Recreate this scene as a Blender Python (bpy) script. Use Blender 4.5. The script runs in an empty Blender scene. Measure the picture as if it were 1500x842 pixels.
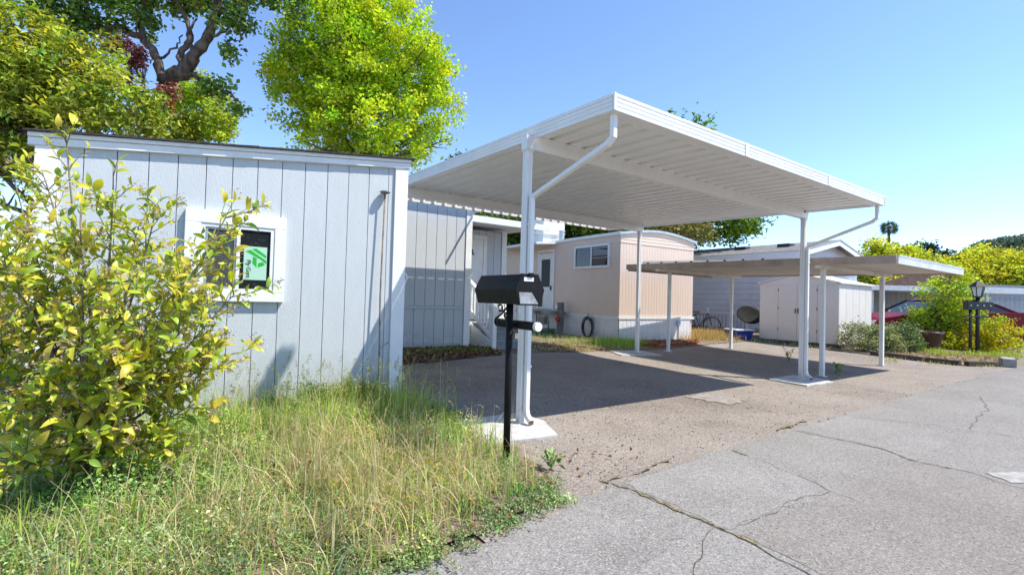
import bpy, bmesh, math, random
import numpy as np
from mathutils import Vector, Matrix
rnd = random.Random(7)
rng = np.random.default_rng(11)
sc = bpy.context.scene
COL = sc.collection
R = math.radians

# ------------------------------------------------------------------ camera
cd = bpy.data.cameras.new("camera")
cam = bpy.data.objects.new("camera", cd)
COL.objects.link(cam)
sc.camera = cam
cd.sensor_width = 36.0
cd.lens = 16.956
cd.clip_start = 0.05
cd.clip_end = 4000
yaw, pitch, roll = 0.95928, 0.02187, 0.02814
Fw = Vector((math.cos(yaw) * math.cos(pitch), math.sin(yaw) * math.cos(pitch), math.sin(pitch)))
Rt = Vector((math.sin(yaw), -math.cos(yaw), 0))
Up = Rt.cross(Fw)
Rt, Up = math.cos(roll) * Rt + math.sin(roll) * Up, -math.sin(roll) * Rt + math.cos(roll) * Up
cam.matrix_world = Matrix(((Rt.x, Up.x, -Fw.x, 0), (Rt.y, Up.y, -Fw.y, 0), (Rt.z, Up.z, -Fw.z, 1.10), (0, 0, 0, 1)))

# ------------------------------------------------------------------ sky and sun
SUN = Vector((0.50, -0.45, 1.0)).normalized()
w = bpy.data.worlds.new("World")
sc.world = w
w.use_nodes = True
nt = w.node_tree
sky = nt.nodes.new("ShaderNodeTexSky")
sky.sky_type = 'NISHITA'
sky.sun_disc = False
sky.sun_elevation = math.asin(SUN.z)
sky.sun_rotation = math.atan2(SUN.x, SUN.y)
sky.altitude = 0
sky.air_density = 0.75
sky.dust_density = 0.0
sky.ozone_density = 4.0
bg = nt.nodes["Background"]
bg.inputs[1].default_value = 0.15
nt.links.new(sky.outputs[0], bg.inputs[0])
sd = bpy.data.lights.new("sun", 'SUN')
sd.energy = 3.3
sd.angle = R(0.5)
sd.color = (1.0, 0.945, 0.84)
so = bpy.data.objects.new("sun", sd)
COL.objects.link(so)
so.rotation_euler = SUN.to_track_quat('Z', 'Y').to_euler()
so.location = (10, -10, 30)
sc.view_settings.view_transform = 'Standard'
sc.view_settings.look = 'None'
sc.view_settings.gamma = 1.0
sc.view_settings.exposure = 1.12
sc.render.engine = 'CYCLES'
sc.cycles.max_bounces = 8
sc.cycles.transparent_max_bounces = 8


def gz(y):
    return float(np.interp(y, [3.4, 6.5, 8.0, 12], [0, .058, .14, .2]))


# ------------------------------------------------------------------ materials
def lin(h):
    c = [int(h[i:i + 2], 16) / 255 for i in (0, 2, 4)]
    return tuple((x / 12.92 if x <= .04045 else ((x + .055) / 1.055) ** 2.4) for x in c)


def mat(name, col, rough=.6, var=.08, scale=6, bump=0, bscale=60, metal=0, stretch=None, dirt=None, dscale=2.5, damt=.3, spec=.5, splash=None):
    """painted / mineral surface: base colour with fine and coarse variation, optional dirt patches and bump"""
    m = bpy.data.materials.new(name)
    m.use_nodes = True
    t = m.node_tree
    b = t.nodes["Principled BSDF"]
    b.inputs["Roughness"].default_value = rough
    b.inputs["Metallic"].default_value = metal
    b.inputs["Specular IOR Level"].default_value = spec
    tc = t.nodes.new("ShaderNodeTexCoord")
    mp = t.nodes.new("ShaderNodeMapping")
    t.links.new(tc.outputs["Object"], mp.inputs[0])
    if stretch:
        mp.inputs["Scale"].default_value = stretch
    n = t.nodes.new("ShaderNodeTexNoise")
    n.inputs["Scale"].default_value = scale
    n.inputs["Detail"].default_value = 6
    n.inputs["Roughness"].default_value = .65
    t.links.new(mp.outputs[0], n.inputs[0])
    mx = t.nodes.new("ShaderNodeMix")
    mx.data_type = 'RGBA'
    lo = tuple(max(0, c * (1 - var * 2.2)) for c in col) + (1,)
    hi = tuple(min(1, c * (1 + var * 1.6)) for c in col) + (1,)
    mx.inputs[6].default_value = lo
    mx.inputs[7].default_value = hi
    rp = t.nodes.new("ShaderNodeMapRange")
    rp.inputs[1].default_value = .3
    rp.inputs[2].default_value = .7
    t.links.new(n.outputs[0], rp.inputs[0])
    t.links.new(rp.outputs[0], mx.inputs[0])
    out = mx.outputs[2]
    if dirt:
        n2 = t.nodes.new("ShaderNodeTexNoise")
        n2.inputs["Scale"].default_value = dscale
        n2.inputs["Detail"].default_value = 8
        n2.inputs["Roughness"].default_value = .7
        t.links.new(mp.outputs[0], n2.inputs[0])
        r2 = t.nodes.new("ShaderNodeMapRange")
        r2.inputs[1].default_value = .5
        r2.inputs[2].default_value = .75
        r2.inputs[4].default_value = damt
        t.links.new(n2.outputs[0], r2.inputs[0])
        m2 = t.nodes.new("ShaderNodeMix")
        m2.data_type = 'RGBA'
        m2.inputs[7].default_value = tuple(dirt) + (1,)
        t.links.new(r2.outputs[0], m2.inputs[0])
        t.links.new(out, m2.inputs[6])
        out = m2.outputs[2]
    if splash:                                                    # soil splashed up from the ground
        z0, z1, sc_, sa = splash
        sx = t.nodes.new("ShaderNodeSeparateXYZ")
        t.links.new(tc.outputs["Object"], sx.inputs[0])
        r3 = t.nodes.new("ShaderNodeMapRange")
        r3.inputs[1].default_value = z1
        r3.inputs[2].default_value = z0
        t.links.new(sx.outputs[2], r3.inputs[0])
        n4 = t.nodes.new("ShaderNodeTexNoise")
        n4.inputs["Scale"].default_value = 9
        n4.inputs["Detail"].default_value = 8
        n4.inputs["Roughness"].default_value = .75
        t.links.new(tc.outputs["Object"], n4.inputs[0])
        r4 = t.nodes.new("ShaderNodeMapRange")
        r4.inputs[1].default_value = .38
        r4.inputs[2].default_value = .62
        r4.inputs[4].default_value = sa
        t.links.new(n4.outputs[0], r4.inputs[0])
        mm = t.nodes.new("ShaderNodeMath")
        mm.operation = 'MULTIPLY'
        t.links.new(r3.outputs[0], mm.inputs[0])
        t.links.new(r4.outputs[0], mm.inputs[1])
        m5 = t.nodes.new("ShaderNodeMix")
        m5.data_type = 'RGBA'
        m5.inputs[7].default_value = tuple(sc_) + (1,)
        t.links.new(mm.outputs[0], m5.inputs[0])
        t.links.new(out, m5.inputs[6])
        out = m5.outputs[2]
    t.links.new(out, b.inputs["Base Color"])
    if bump:
        n3 = t.nodes.new("ShaderNodeTexNoise")
        n3.inputs["Scale"].default_value = bscale
        n3.inputs["Detail"].default_value = 4
        t.links.new(mp.outputs[0], n3.inputs[0])
        bp = t.nodes.new("ShaderNodeBump")
        bp.inputs["Strength"].default_value = bump
        bp.inputs["Distance"].default_value = .01
        t.links.new(n3.outputs[0], bp.inputs["Height"])
        t.links.new(bp.outputs[0], b.inputs["Normal"])
    return m


def leafmat(name, trans=.35, rough=.5, tcol=(1.0, 1.0, .45), spec=.35):
    """leaf: its own tint attribute, diffuse + translucent"""
    m = bpy.data.materials.new(name)
    m.use_nodes = True
    t = m.node_tree
    b = t.nodes["Principled BSDF"]
    b.inputs["Roughness"].default_value = rough
    b.inputs["Specular IOR Level"].default_value = spec
    a = t.nodes.new("ShaderNodeAttribute")
    a.attribute_name = "tint"
    t.links.new(a.outputs[0], b.inputs["Base Color"])
    mu = t.nodes.new("ShaderNodeMix")
    mu.data_type = 'RGBA'
    mu.blend_type = 'MULTIPLY'
    mu.inputs[0].default_value = 1
    mu.inputs[7].default_value = tcol + (1,)
    t.links.new(a.outputs[0], mu.inputs[6])
    tr = t.nodes.new("ShaderNodeBsdfTranslucent")
    t.links.new(mu.outputs[2], tr.inputs[0])
    ms = t.nodes.new("ShaderNodeMixShader")
    ms.inputs[0].default_value = trans
    t.links.new(b.outputs[0], ms.inputs[1])
    t.links.new(tr.outputs[0], ms.inputs[2])
    t.links.new(ms.outputs[0], t.nodes["Material Output"].inputs[0])
    return m


def glassmat(name, col=(.02, .022, .025), rough=.02):
    m = bpy.data.materials.new(name)
    m.use_nodes = True
    b = m.node_tree.nodes["Principled BSDF"]
    b.inputs["Base Color"].default_value = col + (1,)
    b.inputs["Roughness"].default_value = rough
    b.inputs["IOR"].default_value = 1.5
    b.inputs["Specular IOR Level"].default_value = .5
    return m


def asphalt(name, base, light, dark, coarse, stone, patch=None, crackle=0):
    m = bpy.data.materials.new(name)
    m.use_nodes = True
    t = m.node_tree
    b = t.nodes["Principled BSDF"]
    b.inputs["Roughness"].default_value = .9
    b.inputs["Specular IOR Level"].default_value = .25
    tc = t.nodes.new("ShaderNodeTexCoord")

    def noise(s, d=6, r=.6):
        n = t.nodes.new("ShaderNodeTexNoise")
        n.inputs["Scale"].default_value = s
        n.inputs["Detail"].default_value = d
        n.inputs["Roughness"].default_value = r
        t.links.new(tc.outputs["Object"], n.inputs[0])
        return n

    def rng_(node, a, c, lo=0, hi=1, out=0):
        r = t.nodes.new("ShaderNodeMapRange")
        r.inputs[1].default_value = a
        r.inputs[2].default_value = c
        r.inputs[3].default_value = lo
        r.inputs[4].default_value = hi
        t.links.new(node.outputs[out], r.inputs[0])
        return r

    def mix(f, A, B):
        x = t.nodes.new("ShaderNodeMix")
        x.data_type = 'RGBA'
        t.links.new(f.outputs[0], x.inputs[0])
        for k, v in ((6, A), (7, B)):
            if isinstance(v, tuple):
                x.inputs[k].default_value = v + (1,)
            else:
                t.links.new(v.outputs[2], x.inputs[k])
        return x
    x = mix(rng_(noise(coarse, 8, .7), .35, .65), base, light)
    x = mix(rng_(noise(coarse * .35, 5, .6), .50, .68, 0, .85), x, dark)
    x = mix(rng_(noise(.55, 6, .7), .60, .72, 0, .55), x, tuple(c * .62 for c in dark))
    if patch:
        x = mix(rng_(noise(.9, 7, .75), .55, .68, 0, .7), x, patch)
    # aggregate
    v = t.nodes.new("ShaderNodeTexVoronoi")
    v.inputs["Scale"].default_value = stone
    t.links.new(tc.outputs["Object"], v.inputs[0])
    sep = t.nodes.new("ShaderNodeSeparateColor")
    t.links.new(v.outputs["Color"], sep.inputs[0])
    x = mix(rng_(sep, .62, .95, 0, .55), x, tuple(c * .35 for c in dark))
    sep2 = sep
    x = mix(rng_(sep2, .72, 1, 0, .6, out=1), x, tuple(min(1, c * 1.7) for c in light))
    t.links.new(x.outputs[2], b.inputs["Base Color"])
    n3 = noise(stone * .9, 3)
    bp = t.nodes.new("ShaderNodeBump")
    bp.inputs["Strength"].default_value = .38
    bp.inputs["Distance"].default_value = .012
    t.links.new(n3.outputs[0], bp.inputs["Height"])
    t.links.new(bp.outputs[0], b.inputs["Normal"])
    return m


M = {}
M['white'] = mat('white_paint', (.80, .80, .79), .45, .03, 5, .08, 150)
M['white_old'] = mat('aged_white_paint', (.74, .74, .72), .5, .05, 4, .08, 90, dirt=(.42, .39, .35), damt=.25)
M['alum'] = mat('white_aluminium', (.80, .79, .77), .4, .02, 3, stretch=(1, 1, .35), dirt=(.58, .56, .52), dscale=4, damt=.28, splash=(.03, .32, (.36, .29, .22), .6))
M['alum_soffit'] = mat('white_aluminium_pan', (.86, .85, .83), .38, .02, 2, dirt=(.58, .55, .5), damt=.2)
M['siding'] = mat('pale_blue_grey_paint', (.52, .555, .58), .62, .02, 3, .28, 34, stretch=(4, 4, 1.0), dirt=(.44, .44, .43), dscale=.5, damt=.22, splash=(.15, .6, (.27, .235, .19), .55))
M['siding_dark'] = mat('grey_blue_paint', (.52, .55, .575), .62, .02, 3, .25, 34, stretch=(4, 4, 1.0), dirt=(.43, .43, .42), dscale=.5, damt=.2, splash=(.15, .6, (.25, .22, .18), .6))
M['groove'] = mat('siding_backing', (.24, .265, .29), .8)
M['tan'] = mat('tan_metal_paint', (.68, .53, .43), .5, .03, 2.5, dirt=(.50, .39, .30), damt=.25)
M['skirt'] = mat('white_skirting', (.70, .69, .70), .5, .05, 4, dirt=(.45, .4, .36), damt=.3, splash=(.12, .4, (.33, .26, .2), .7))
M['shingle'] = mat('dark_shingle', (.06, .05, .045), .95, .2, 14, .9, 120)
M['shingle_grey'] = mat('grey_shingle', (.20, .19, .19), .95, .25, 8, .9, 60)
M['black'] = mat('black_metal_paint', (.009, .0085, .009), .5, .15, 8, .15, 60, dirt=(.045, .04, .037), dscale=14, damt=.35, spec=.18)
M['black_flat'] = mat('dull_black_metal', (.02, .02, .022), .5, .2, 10, .1, 60)
M['silver'] = mat('bare_aluminium', (.55, .55, .56), .4, .08, 8, metal=.6)
M['galv'] = mat('galvanised_steel', (.5, .52, .54), .4, .1, 7, metal=.7)
M['plate'] = mat('white_plate', (.75, .76, .78), .4)
M['glass'] = glassmat('dark_window_glass')
M['screen'] = mat('window_screen', (.055, .06, .065), .75, .2, 300)
M['interior'] = mat('grey_blind', (.25, .26, .28), .7, .1, 3)
M['beige_shed'] = mat('beige_resin', (.74, .66, .59), .6, .02, 3, dirt=(.60, .52, .49), damt=.2)
M['beige_light'] = mat('pale_beige_resin', (.68, .63, .575), .6, .03, 3)
M['brown_fascia'] = mat('weathered_tan_fascia', (.40, .315, .255), .65, .1, 4, .15, 60, dirt=(.2, .16, .12), damt=.5)
M['old_soffit'] = mat('weathered_cream_pan', (.70, .655, .585), .6, .06, 3, dirt=(.3, .25, .19), damt=.5)
M['grey_lap'] = mat('grey_lilac_lap_siding', (.56, .545, .57), .65, .05, 2.5, .1, 60)
M['white_lap'] = mat('white_lap_siding', (.68, .67, .70), .65, .04, 2.5)
M['grey_trim'] = mat('grey_trim_paint', (.33, .34, .38), .6, .08, 4)
M['concrete'] = mat('pale_concrete', (.50, .49, .47), .9, .10, 9, .5, 120, dirt=(.33, .3, .27), dscale=5, damt=.4)
M['concrete_old'] = mat('grey_concrete', (.33, .31, .285), .95, .15, 7, .6, 90, dirt=(.18, .16, .13), damt=.5)
M['step_grey'] = mat('grey_step_paint', (.25, .275, .30), .6, .08, 5, .1, 60)
M['road'] = asphalt('old_grey_asphalt', (.222, .206, .190), (.268, .252, .234), (.165, .152, .140), 1.1, 140, patch=(.21, .178, .152))
M['drive'] = asphalt('brown_driveway_asphalt', (.232, .196, .164), (.292, .253, .219), (.158, .132, .111), 1.3, 105)
M['patch'] = mat('worn_patch', (.29, .255, .225), .95, .18, 8, .5, 90, dirt=(.2, .165, .14), dscale=6, damt=.8)
M['dirt'] = mat('dry_soil', (.19, .145, .105), .95, .25, 7, .9, 60)
M['mulch'] = mat('leaf_litter_soil', (.15, .085, .06), .95, .35, 20, 1, 80)
M['rust_mulch'] = mat('red_brown_mulch', (.30, .135, .075), .95, .35, 18, 1, 80)
M['far_ground'] = mat('dry_ground', (.20, .17, .11), .95, .2, .2)
M['crack'] = mat('crack_dirt', (.12, .10, .08), .95, .4, 25)
M['moss'] = mat('dry_moss', (.21, .165, .085), .95, .35, 35, .8, 80)
M['roadpaint'] = mat('worn_white_road_paint', (.36, .345, .325), .9, .2, 14, dirt=(.22, .2, .18), dscale=12, damt=.8)
M['bark'] = mat('grey_brown_bark', (.125, .095, .078), .95, .4, 7, 1, 14, stretch=(1, 1, .45), spec=.1)
M['bark_dark'] = mat('dark_bark', (.09, .07, .055), .9, .3, 8, .8, 30)
M['twig'] = mat('pale_twig', (.25, .20, .15), .85, .25, 12, .5, 60)
M['greentwig'] = mat('green_twig', (.17, .19, .055), .7, .2, 12)
M['red_paint'] = mat('red_car_paint', (.15, .003, .012), .42, .04, 3, spec=.15)
M['tyre'] = mat('tyre_rubber', (.018, .018, .018), .8)
M['tail'] = mat('red_tail_lens', (.5, .01, .012), .15)
M['hose'] = mat('dark_green_hose', (.03, .04, .032), .5, .15, 9)
M['pedestal'] = mat('grey_pedestal', (.16, .165, .16), .6, .12, 6)
M['redbox'] = mat('red_plastic', (.45, .035, .03), .45)
M['pipe_green'] = mat('green_hose', (.03, .13, .075), .5)
M['blue'] = mat('blue_plastic', (.02, .04, .22), .4)
M['bluewhite'] = mat('pale_blue_cover', (.42, .52, .66), .5)
M['terracotta'] = mat('brown_glazed_pot', (.075, .03, .022), .35, .3, 8)
M['fence_grey'] = mat('pale_grey_board', (.43, .42, .42), .7, .06, 3)
M['fence_blue'] = mat('grey_board', (.30, .32, .34), .7, .06, 3)
M['lampglass'] = mat('frosted_lamp_glass', (.62, .64, .62), .2, .03, 4)
M['dish'] = mat('dark_grey_dish', (.032, .032, .03), .95, .12, 5, spec=.05)
M['sticker'] = mat('pale_green_sticker', (.42, .66, .50), .5, .02, 3)
M['logo'] = mat('bright_green_print', (.01, .42, .02), .45, .02, 3)
M['ink'] = mat('dark_green_print', (.015, .06, .035), .5, .02, 3)
M['terra_roof'] = mat('clay_roof', (.42, .24, .17), .9, .1, 3)
M['leaf'] = leafmat('leaf')
M['leaf_thin'] = leafmat('thin_spring_leaf', .5, .5, (1.0, 1.0, .35))
M['leaf_waxy'] = leafmat('waxy_leaf', .36, .38, (1.0, 1.0, .4), .5)
M['blade'] = leafmat('grass_blade', .45, .6, (1, 1, .7), .15)
M['needle'] = leafmat('far_foliage', .15, .7, (1, 1, .6), .2)


# ------------------------------------------------------------------ object helpers
def raw_mesh(name, v, f, m, tint=None, smooth=False):
    v = np.asarray(v, np.float32)
    me = bpy.data.meshes.new(name)
    if isinstance(f, np.ndarray):
        k = f.shape[1]
        me.vertices.add(len(v))
        me.vertices.foreach_set('co', v.ravel())
        me.loops.add(f.size)
        me.loops.foreach_set('vertex_index', f.astype(np.int32).ravel())
        me.polygons.add(len(f))
        me.polygons.foreach_set('loop_start', np.arange(0, f.size, k, dtype=np.int32))
        me.update(calc_edges=True)
    else:
        me.from_pydata([tuple(map(float, p)) for p in v], [], f)
        me.update()
    if tint is not None:
        a = me.color_attributes.new('tint', 'FLOAT_COLOR', 'POINT')
        c = np.ones((len(v), 4), np.float32)
        c[:, :3] = tint
        a.data.foreach_set('color', c.ravel())
    if smooth:
        me.polygons.foreach_set('use_smooth', np.ones(len(me.polygons), bool))
    if m is not None:
        me.materials.append(m)
    return me


def link(name, me, parent=None, world=True):
    o = bpy.data.objects.new(name, me)
    COL.objects.link(o)
    if parent is not None:
        o.parent = parent
        if world and parent.type == 'EMPTY':
            o.matrix_parent_inverse = Matrix.Translation(-Vector(parent.location))
    return o


def thing(name, label, cat, loc=(0, 0, 0), group=None, rz=0):
    o = bpy.data.objects.new(name, None)
    o.empty_display_size = .1
    COL.objects.link(o)
    o.location = loc
    o.rotation_euler = (0, 0, rz)
    tag(o, label, cat, group)
    return o


def tag(o, label, cat, group=None):
    o['label'] = label
    o['category'] = cat
    if group:
        o['group'] = group
    return o


def struct(o):
    o['kind'] = 'structure'
    return o


def stuff(o):
    o['kind'] = 'stuff'
    return o


class MB:
    def __init__(s):
        s.v = []
        s.f = []

    def add(s, v, f):
        n = len(s.v)
        s.v += [tuple(p) for p in v]
        s.f += [tuple(i + n for i in q) for q in f]
        return s

    def box(s, x0, y0, z0, x1, y1, z1):
        v = [(x0, y0, z0), (x1, y0, z0), (x1, y1, z0), (x0, y1, z0), (x0, y0, z1), (x1, y0, z1), (x1, y1, z1), (x0, y1, z1)]
        return s.add(v, [(0, 3, 2, 1), (4, 5, 6, 7), (0, 1, 5, 4), (1, 2, 6, 5), (2, 3, 7, 6), (3, 0, 4, 7)])

    def hexa(s, b, t):
        return s.add(list(b) + list(t), [(0, 3, 2, 1), (4, 5, 6, 7), (0, 1, 5, 4), (1, 2, 6, 5), (2, 3, 7, 6), (3, 0, 4, 7)])

    def prism(s, poly, d):
        """closed polygon (3-D points) swept by vector d"""
        n = len(poly)
        p = [Vector(q) for q in poly]
        q = [a + Vector(d) for a in p]
        f = [tuple(range(n - 1, -1, -1)), tuple(range(n, 2 * n))]
        f += [(i, (i + 1) % n, n + (i + 1) % n, n + i) for i in range(n)]
        return s.add(p + q, f)

    def bar(s, a, b, w, h, up=(0, 0, 1)):
        a = Vector(a)
        b = Vector(b)
        d = (b - a).normalized()
        sx = d.cross(Vector(up))
        if sx.length < 1e-4:
            sx = Vector((1, 0, 0))
        sx.normalize()
        sy = sx.cross(d)
        sx *= w / 2
        sy *= h / 2
        c = [-sx - sy, sx - sy, sx + sy, -sx + sy]
        return s.hexa([a + k for k in c], [b + k for k in c])

    def tube(s, pts, r, n=8, cap=True):
        pts = [Vector(p) for p in pts]
        rs = r if isinstance(r, (list, tuple)) else [r] * len(pts)
        base = len(s.v)
        prev = None
        for i, p in enumerate(pts):
            if i == 0:
                d = pts[1] - p
            elif i == len(pts) - 1:
                d = p - pts[i - 1]
            else:
                d = (pts[i + 1] - p).normalized() + (p - pts[i - 1]).normalized()
            if d.length < 1e-7:
                d = Vector((0, 0, 1))
            d.normalize()
            if prev is None:
                ref = Vector((0, 0, 1)) if abs(d.z) < .9 else Vector((1, 0, 0))
                u = d.cross(ref).normalized()
            else:
                u = (prev - d * prev.dot(d))
                u = u.normalized() if u.length > 1e-6 else d.orthogonal().normalized()
            prev = u
            q = d.cross(u)
            for k in range(n):
                a = 2 * math.pi * k / n
                s.v.append(tuple(p + (u * math.cos(a) + q * math.sin(a)) * rs[i]))
        for i in range(len(pts) - 1):
            for k in range(n):
                a = base + i * n + k
                b = base + i * n + (k + 1) % n
                s.f.append((a, b, b + n, a + n))
        if cap:
            s.f.append(tuple(base + k for k in range(n - 1, -1, -1)))
            e = base + (len(pts) - 1) * n
            s.f.append(tuple(e + k for k in range(n)))
        return s

    def lathe(s, prof, c, n=16):
        """profile [(r, z)] round a vertical axis at c"""
        base = len(s.v)
        for r, z in prof:
            for k in range(n):
                a = 2 * math.pi * k / n
                s.v.append((c[0] + r * math.cos(a), c[1] + r * math.sin(a), c[2] + z))
        for i in range(len(prof) - 1):
            for k in range(n):
                a = base + i * n + k
                b = base + i * n + (k + 1) % n
                s.f.append((a, b, b + n, a + n))
        s.f.append(tuple(base + k for k in range(n - 1, -1, -1)))
        e = base + (len(prof) - 1) * n
        s.f.append(tuple(e + k for k in range(n)))
        return s

    def build(s, name, m, parent=None, bevel=0, smooth=False, world=True):
        me = raw_mesh(name, s.v, s.f, m, smooth=smooth)
        o = link(name, me, parent, world)
        if bevel:
            b = o.modifiers.new('bevel', 'BEVEL')
            b.width = bevel
            b.segments = 2
            b.limit_method = 'ANGLE'
            b.angle_limit = R(40)
        return o


def sheet(name, poly, z, m, zf=None, kind='structure', sub=None):
    """flat ground piece from a 2-D outline"""
    bm = bmesh.new()
    vs = [bm.verts.new((x, y, z + (gz(y) if zf is None else zf(x, y)))) for x, y in poly]
    f = bm.faces.new(vs)
    if f.normal.z < 0:
        f.normal_flip()
    bm.normal_update()
    if f.normal.z < 0:
        f.normal_flip()
    me = bpy.data.meshes.new(name)
    bmesh.ops.triangulate(bm, faces=bm.faces[:])
    bm.to_mesh(me)
    bm.free()
    me.materials.append(m)
    o = link(name, me)
    o['kind'] = kind
    return o


def ragged(poly, amp, n, seed):
    """subdivide an outline and jitter it so that edges look worn"""
    rr = random.Random(seed)
    out = []
    k = len(poly)
    for i in range(k):
        a = Vector(poly[i])
        b = Vector(poly[(i + 1) % k])
        L = (b - a).length
        c = max(1, int(L / n))
        d = (b - a)
        pr = Vector((-d.y, d.x)).normalized() if L > 0 else Vector((0, 0))
        for j in range(c):
            p = a + d * (j / c)
            if j:
                p += pr * rr.uniform(-amp, amp)
            out.append((p.x, p.y))
    return out


def strip(name, pts, wd, z, m, seed=0, seg=.05, taper=True, drop=0):
    """irregular thin strip lying on the ground (crack, joint)"""
    rr = random.Random(seed)
    P = []
    for i in range(len(pts) - 1):
        a = Vector(pts[i])
        b = Vector(pts[i + 1])
        n = max(1, int((b - a).length / seg))
        for j in range(n):
            P.append(a.lerp(b, j / n))
    P.append(Vector(pts[-1]))
    v = []
    off = 0
    for i, p in enumerate(P):
        d = (P[min(i + 1, len(P) - 1)] - P[max(i - 1, 0)]).normalized()
        q = Vector((-d.y, d.x))
        off = off * .7 + rr.uniform(-1, 1) * seg * .35
        ww = wd * rr.uniform(.25, 1.25) * (.12 if rr.random() < drop else 1)
        if taper and (i == 0 or i == len(P) - 1):
            ww *= .1
        c = p + q * off
        for s_ in (-1, 1):
            e = c + q * s_ * ww / 2
            v.append((e.x, e.y, z + gz(e.y)))
    f = [(2 * i, 2 * i + 2, 2 * i + 3, 2 * i + 1) for i in range(len(P) - 1)]
    o = link(name, raw_mesh(name, v, f, m))
    return struct(o)


# ------------------------------------------------------------------ leaves and trees
def unit(a):
    return a / np.maximum(np.linalg.norm(a, axis=1, keepdims=True), 1e-9)


def leaf_arrays(c, size, tint, up=.4, wr=.55, fold=.18, dirs=None):
    """N folded diamond leaves: 4 vertices, 2 triangles each"""
    n = len(c)
    d = rng.normal(size=(n, 3)) if dirs is None else dirs + rng.normal(size=(n, 3)) * .35
    d[:, 2] *= .7
    d = unit(d)
    nn = rng.normal(size=(n, 3))
    nn[:, 2] = np.abs(nn[:, 2]) + up
    sd_ = unit(np.cross(d, nn))
    nn = unit(np.cross(sd_, d))
    s = size[:, None]
    a = c - d * s * .5
    b = c + d * s * .5
    l = c - sd_ * s * wr * .5 + nn * s * fold
    r = c + sd_ * s * wr * .5 + nn * s * fold
    v = np.stack([a, l, b, r], 1).reshape(-1, 3)
    i = np.arange(n)[:, None] * 4
    f = np.concatenate([i + np.array([[0, 2, 1]]), i + np.array([[0, 3, 2]])], 1).reshape(-1, 3)
    t = np.repeat(tint, 4, 0)
    return v, f, t


def palette(n, cols, jit=.18):
    cols = np.array(cols, float)
    k = rng.integers(0, len(cols), n)
    c = cols[k] * (1 + rng.normal(size=(n, 1)) * jit) * (1 + rng.normal(size=(n, 3)) * .05)
    return np.clip(c, .003, .9)


def cluster_points(blobs, n, shell=.55):
    """cluster centres spread in ellipsoids (cx,cy,cz,rx,ry,rz), mostly near their skins"""
    B = np.array(blobs, float)
    wt = (B[:, 3] * B[:, 4] * B[:, 5]) ** .75
    k = rng.choice(len(B), n, p=wt / wt.sum())
    d = unit(rng.normal(size=(n, 3)))
    rad = shell + (1 - shell) * rng.random(n) ** .8
    rad *= 1 + .16 * np.sin(d[:, 0] * 5 + k * 2.1) * np.cos(d[:, 2] * 4 + k) + rng.normal(size=n) * .05
    return B[k, :3] + d * B[k, 3:6] * rad[:, None]


def limb(mb, a, b, r0, r1, sag=.15, n=6, seg=7):
    a = Vector(a)
    b = Vector(b)
    L = (b - a).length
    pts = []
    off = Vector((rnd.uniform(-1, 1), rnd.uniform(-1, 1), rnd.uniform(.2, 1))) * L * sag
    for i in range(n + 1):
        t = i / n
        p = a.lerp(b, t) + off * math.sin(math.pi * t) * .6
        if 0 < i < n:
            p += Vector((rnd.uniform(-1, 1), rnd.uniform(-1, 1), rnd.uniform(-1, 1))) * L * .025
        pts.append(p)
    mb.tube(pts, [r0 + (r1 - r0) * (i / n) for i in range(n + 1)], seg)
    return pts


def tree(name, label, cat, base, trunk, blobs, ncl, per, lsize, spread, cols, m='leaf', group=None, bark='bark', nlimb=12, up=.4, wr=.55, flat=.7, jit=.18, shell=.5, r0=.2, cvar=.22):
    root = thing(name, label, cat, base, group)
    mb = MB()
    tp = [Vector(p) for p in trunk]
    n = len(tp)
    rad = [r0 * (1 - .75 * i / max(1, n - 1)) for i in range(n)]
    mb.tube(tp, rad, 9)
    c = cluster_points(blobs, ncl, shell)
    for i in rng.choice(ncl, min(nlimb, ncl), replace=False):
        q = Vector(c[i])
        j = min(range(n), key=lambda k: (tp[k] - q).length + (2 if tp[k].z > q.z else 0) + (3 if k == 0 else 0))
        pts = limb(mb, tp[j], q, max(.02, rad[j] * .55), .012, .12)
        for _ in range(3):
            s = pts[rnd.randint(2, 5)]
            e = s + Vector((rnd.uniform(-1, 1), rnd.uniform(-1, 1), rnd.uniform(-.2, .9))) * (q - tp[j]).length * .3
            limb(mb, s, e, max(.012, rad[j] * .2), .006, .1, 4, 5)
    mb.build('trunk', M[bark], root, smooth=True)
    cc = np.repeat(c, per, 0)
    N = len(cc)
    g = rng.normal(size=(N, 3)) * spread
    g[:, 2] *= flat
    tint = palette(N, cols, jit)
    cl = np.repeat(1 + rng.normal(size=(ncl, 1)) * cvar, per, 0)          # whole sprays differ in age and hue
    hue = np.repeat(rng.normal(size=(ncl, 1)) * .12, per, 0)
    tint = np.clip(tint * np.clip(cl, .5, 1.6) * (1 + hue * np.array([[1.0, .1, -.3]])), .003, .9)
    v, f, t = leaf_arrays(cc + g, lsize * (.65 + .7 * rng.random(N)), tint, up, wr)
    link('crown', raw_mesh('crown', v, f, M[m], t), root)
    return root


# ================================================================== THE SETTING
def ground_z(x, y):
    return gz(y) - .006


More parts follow.
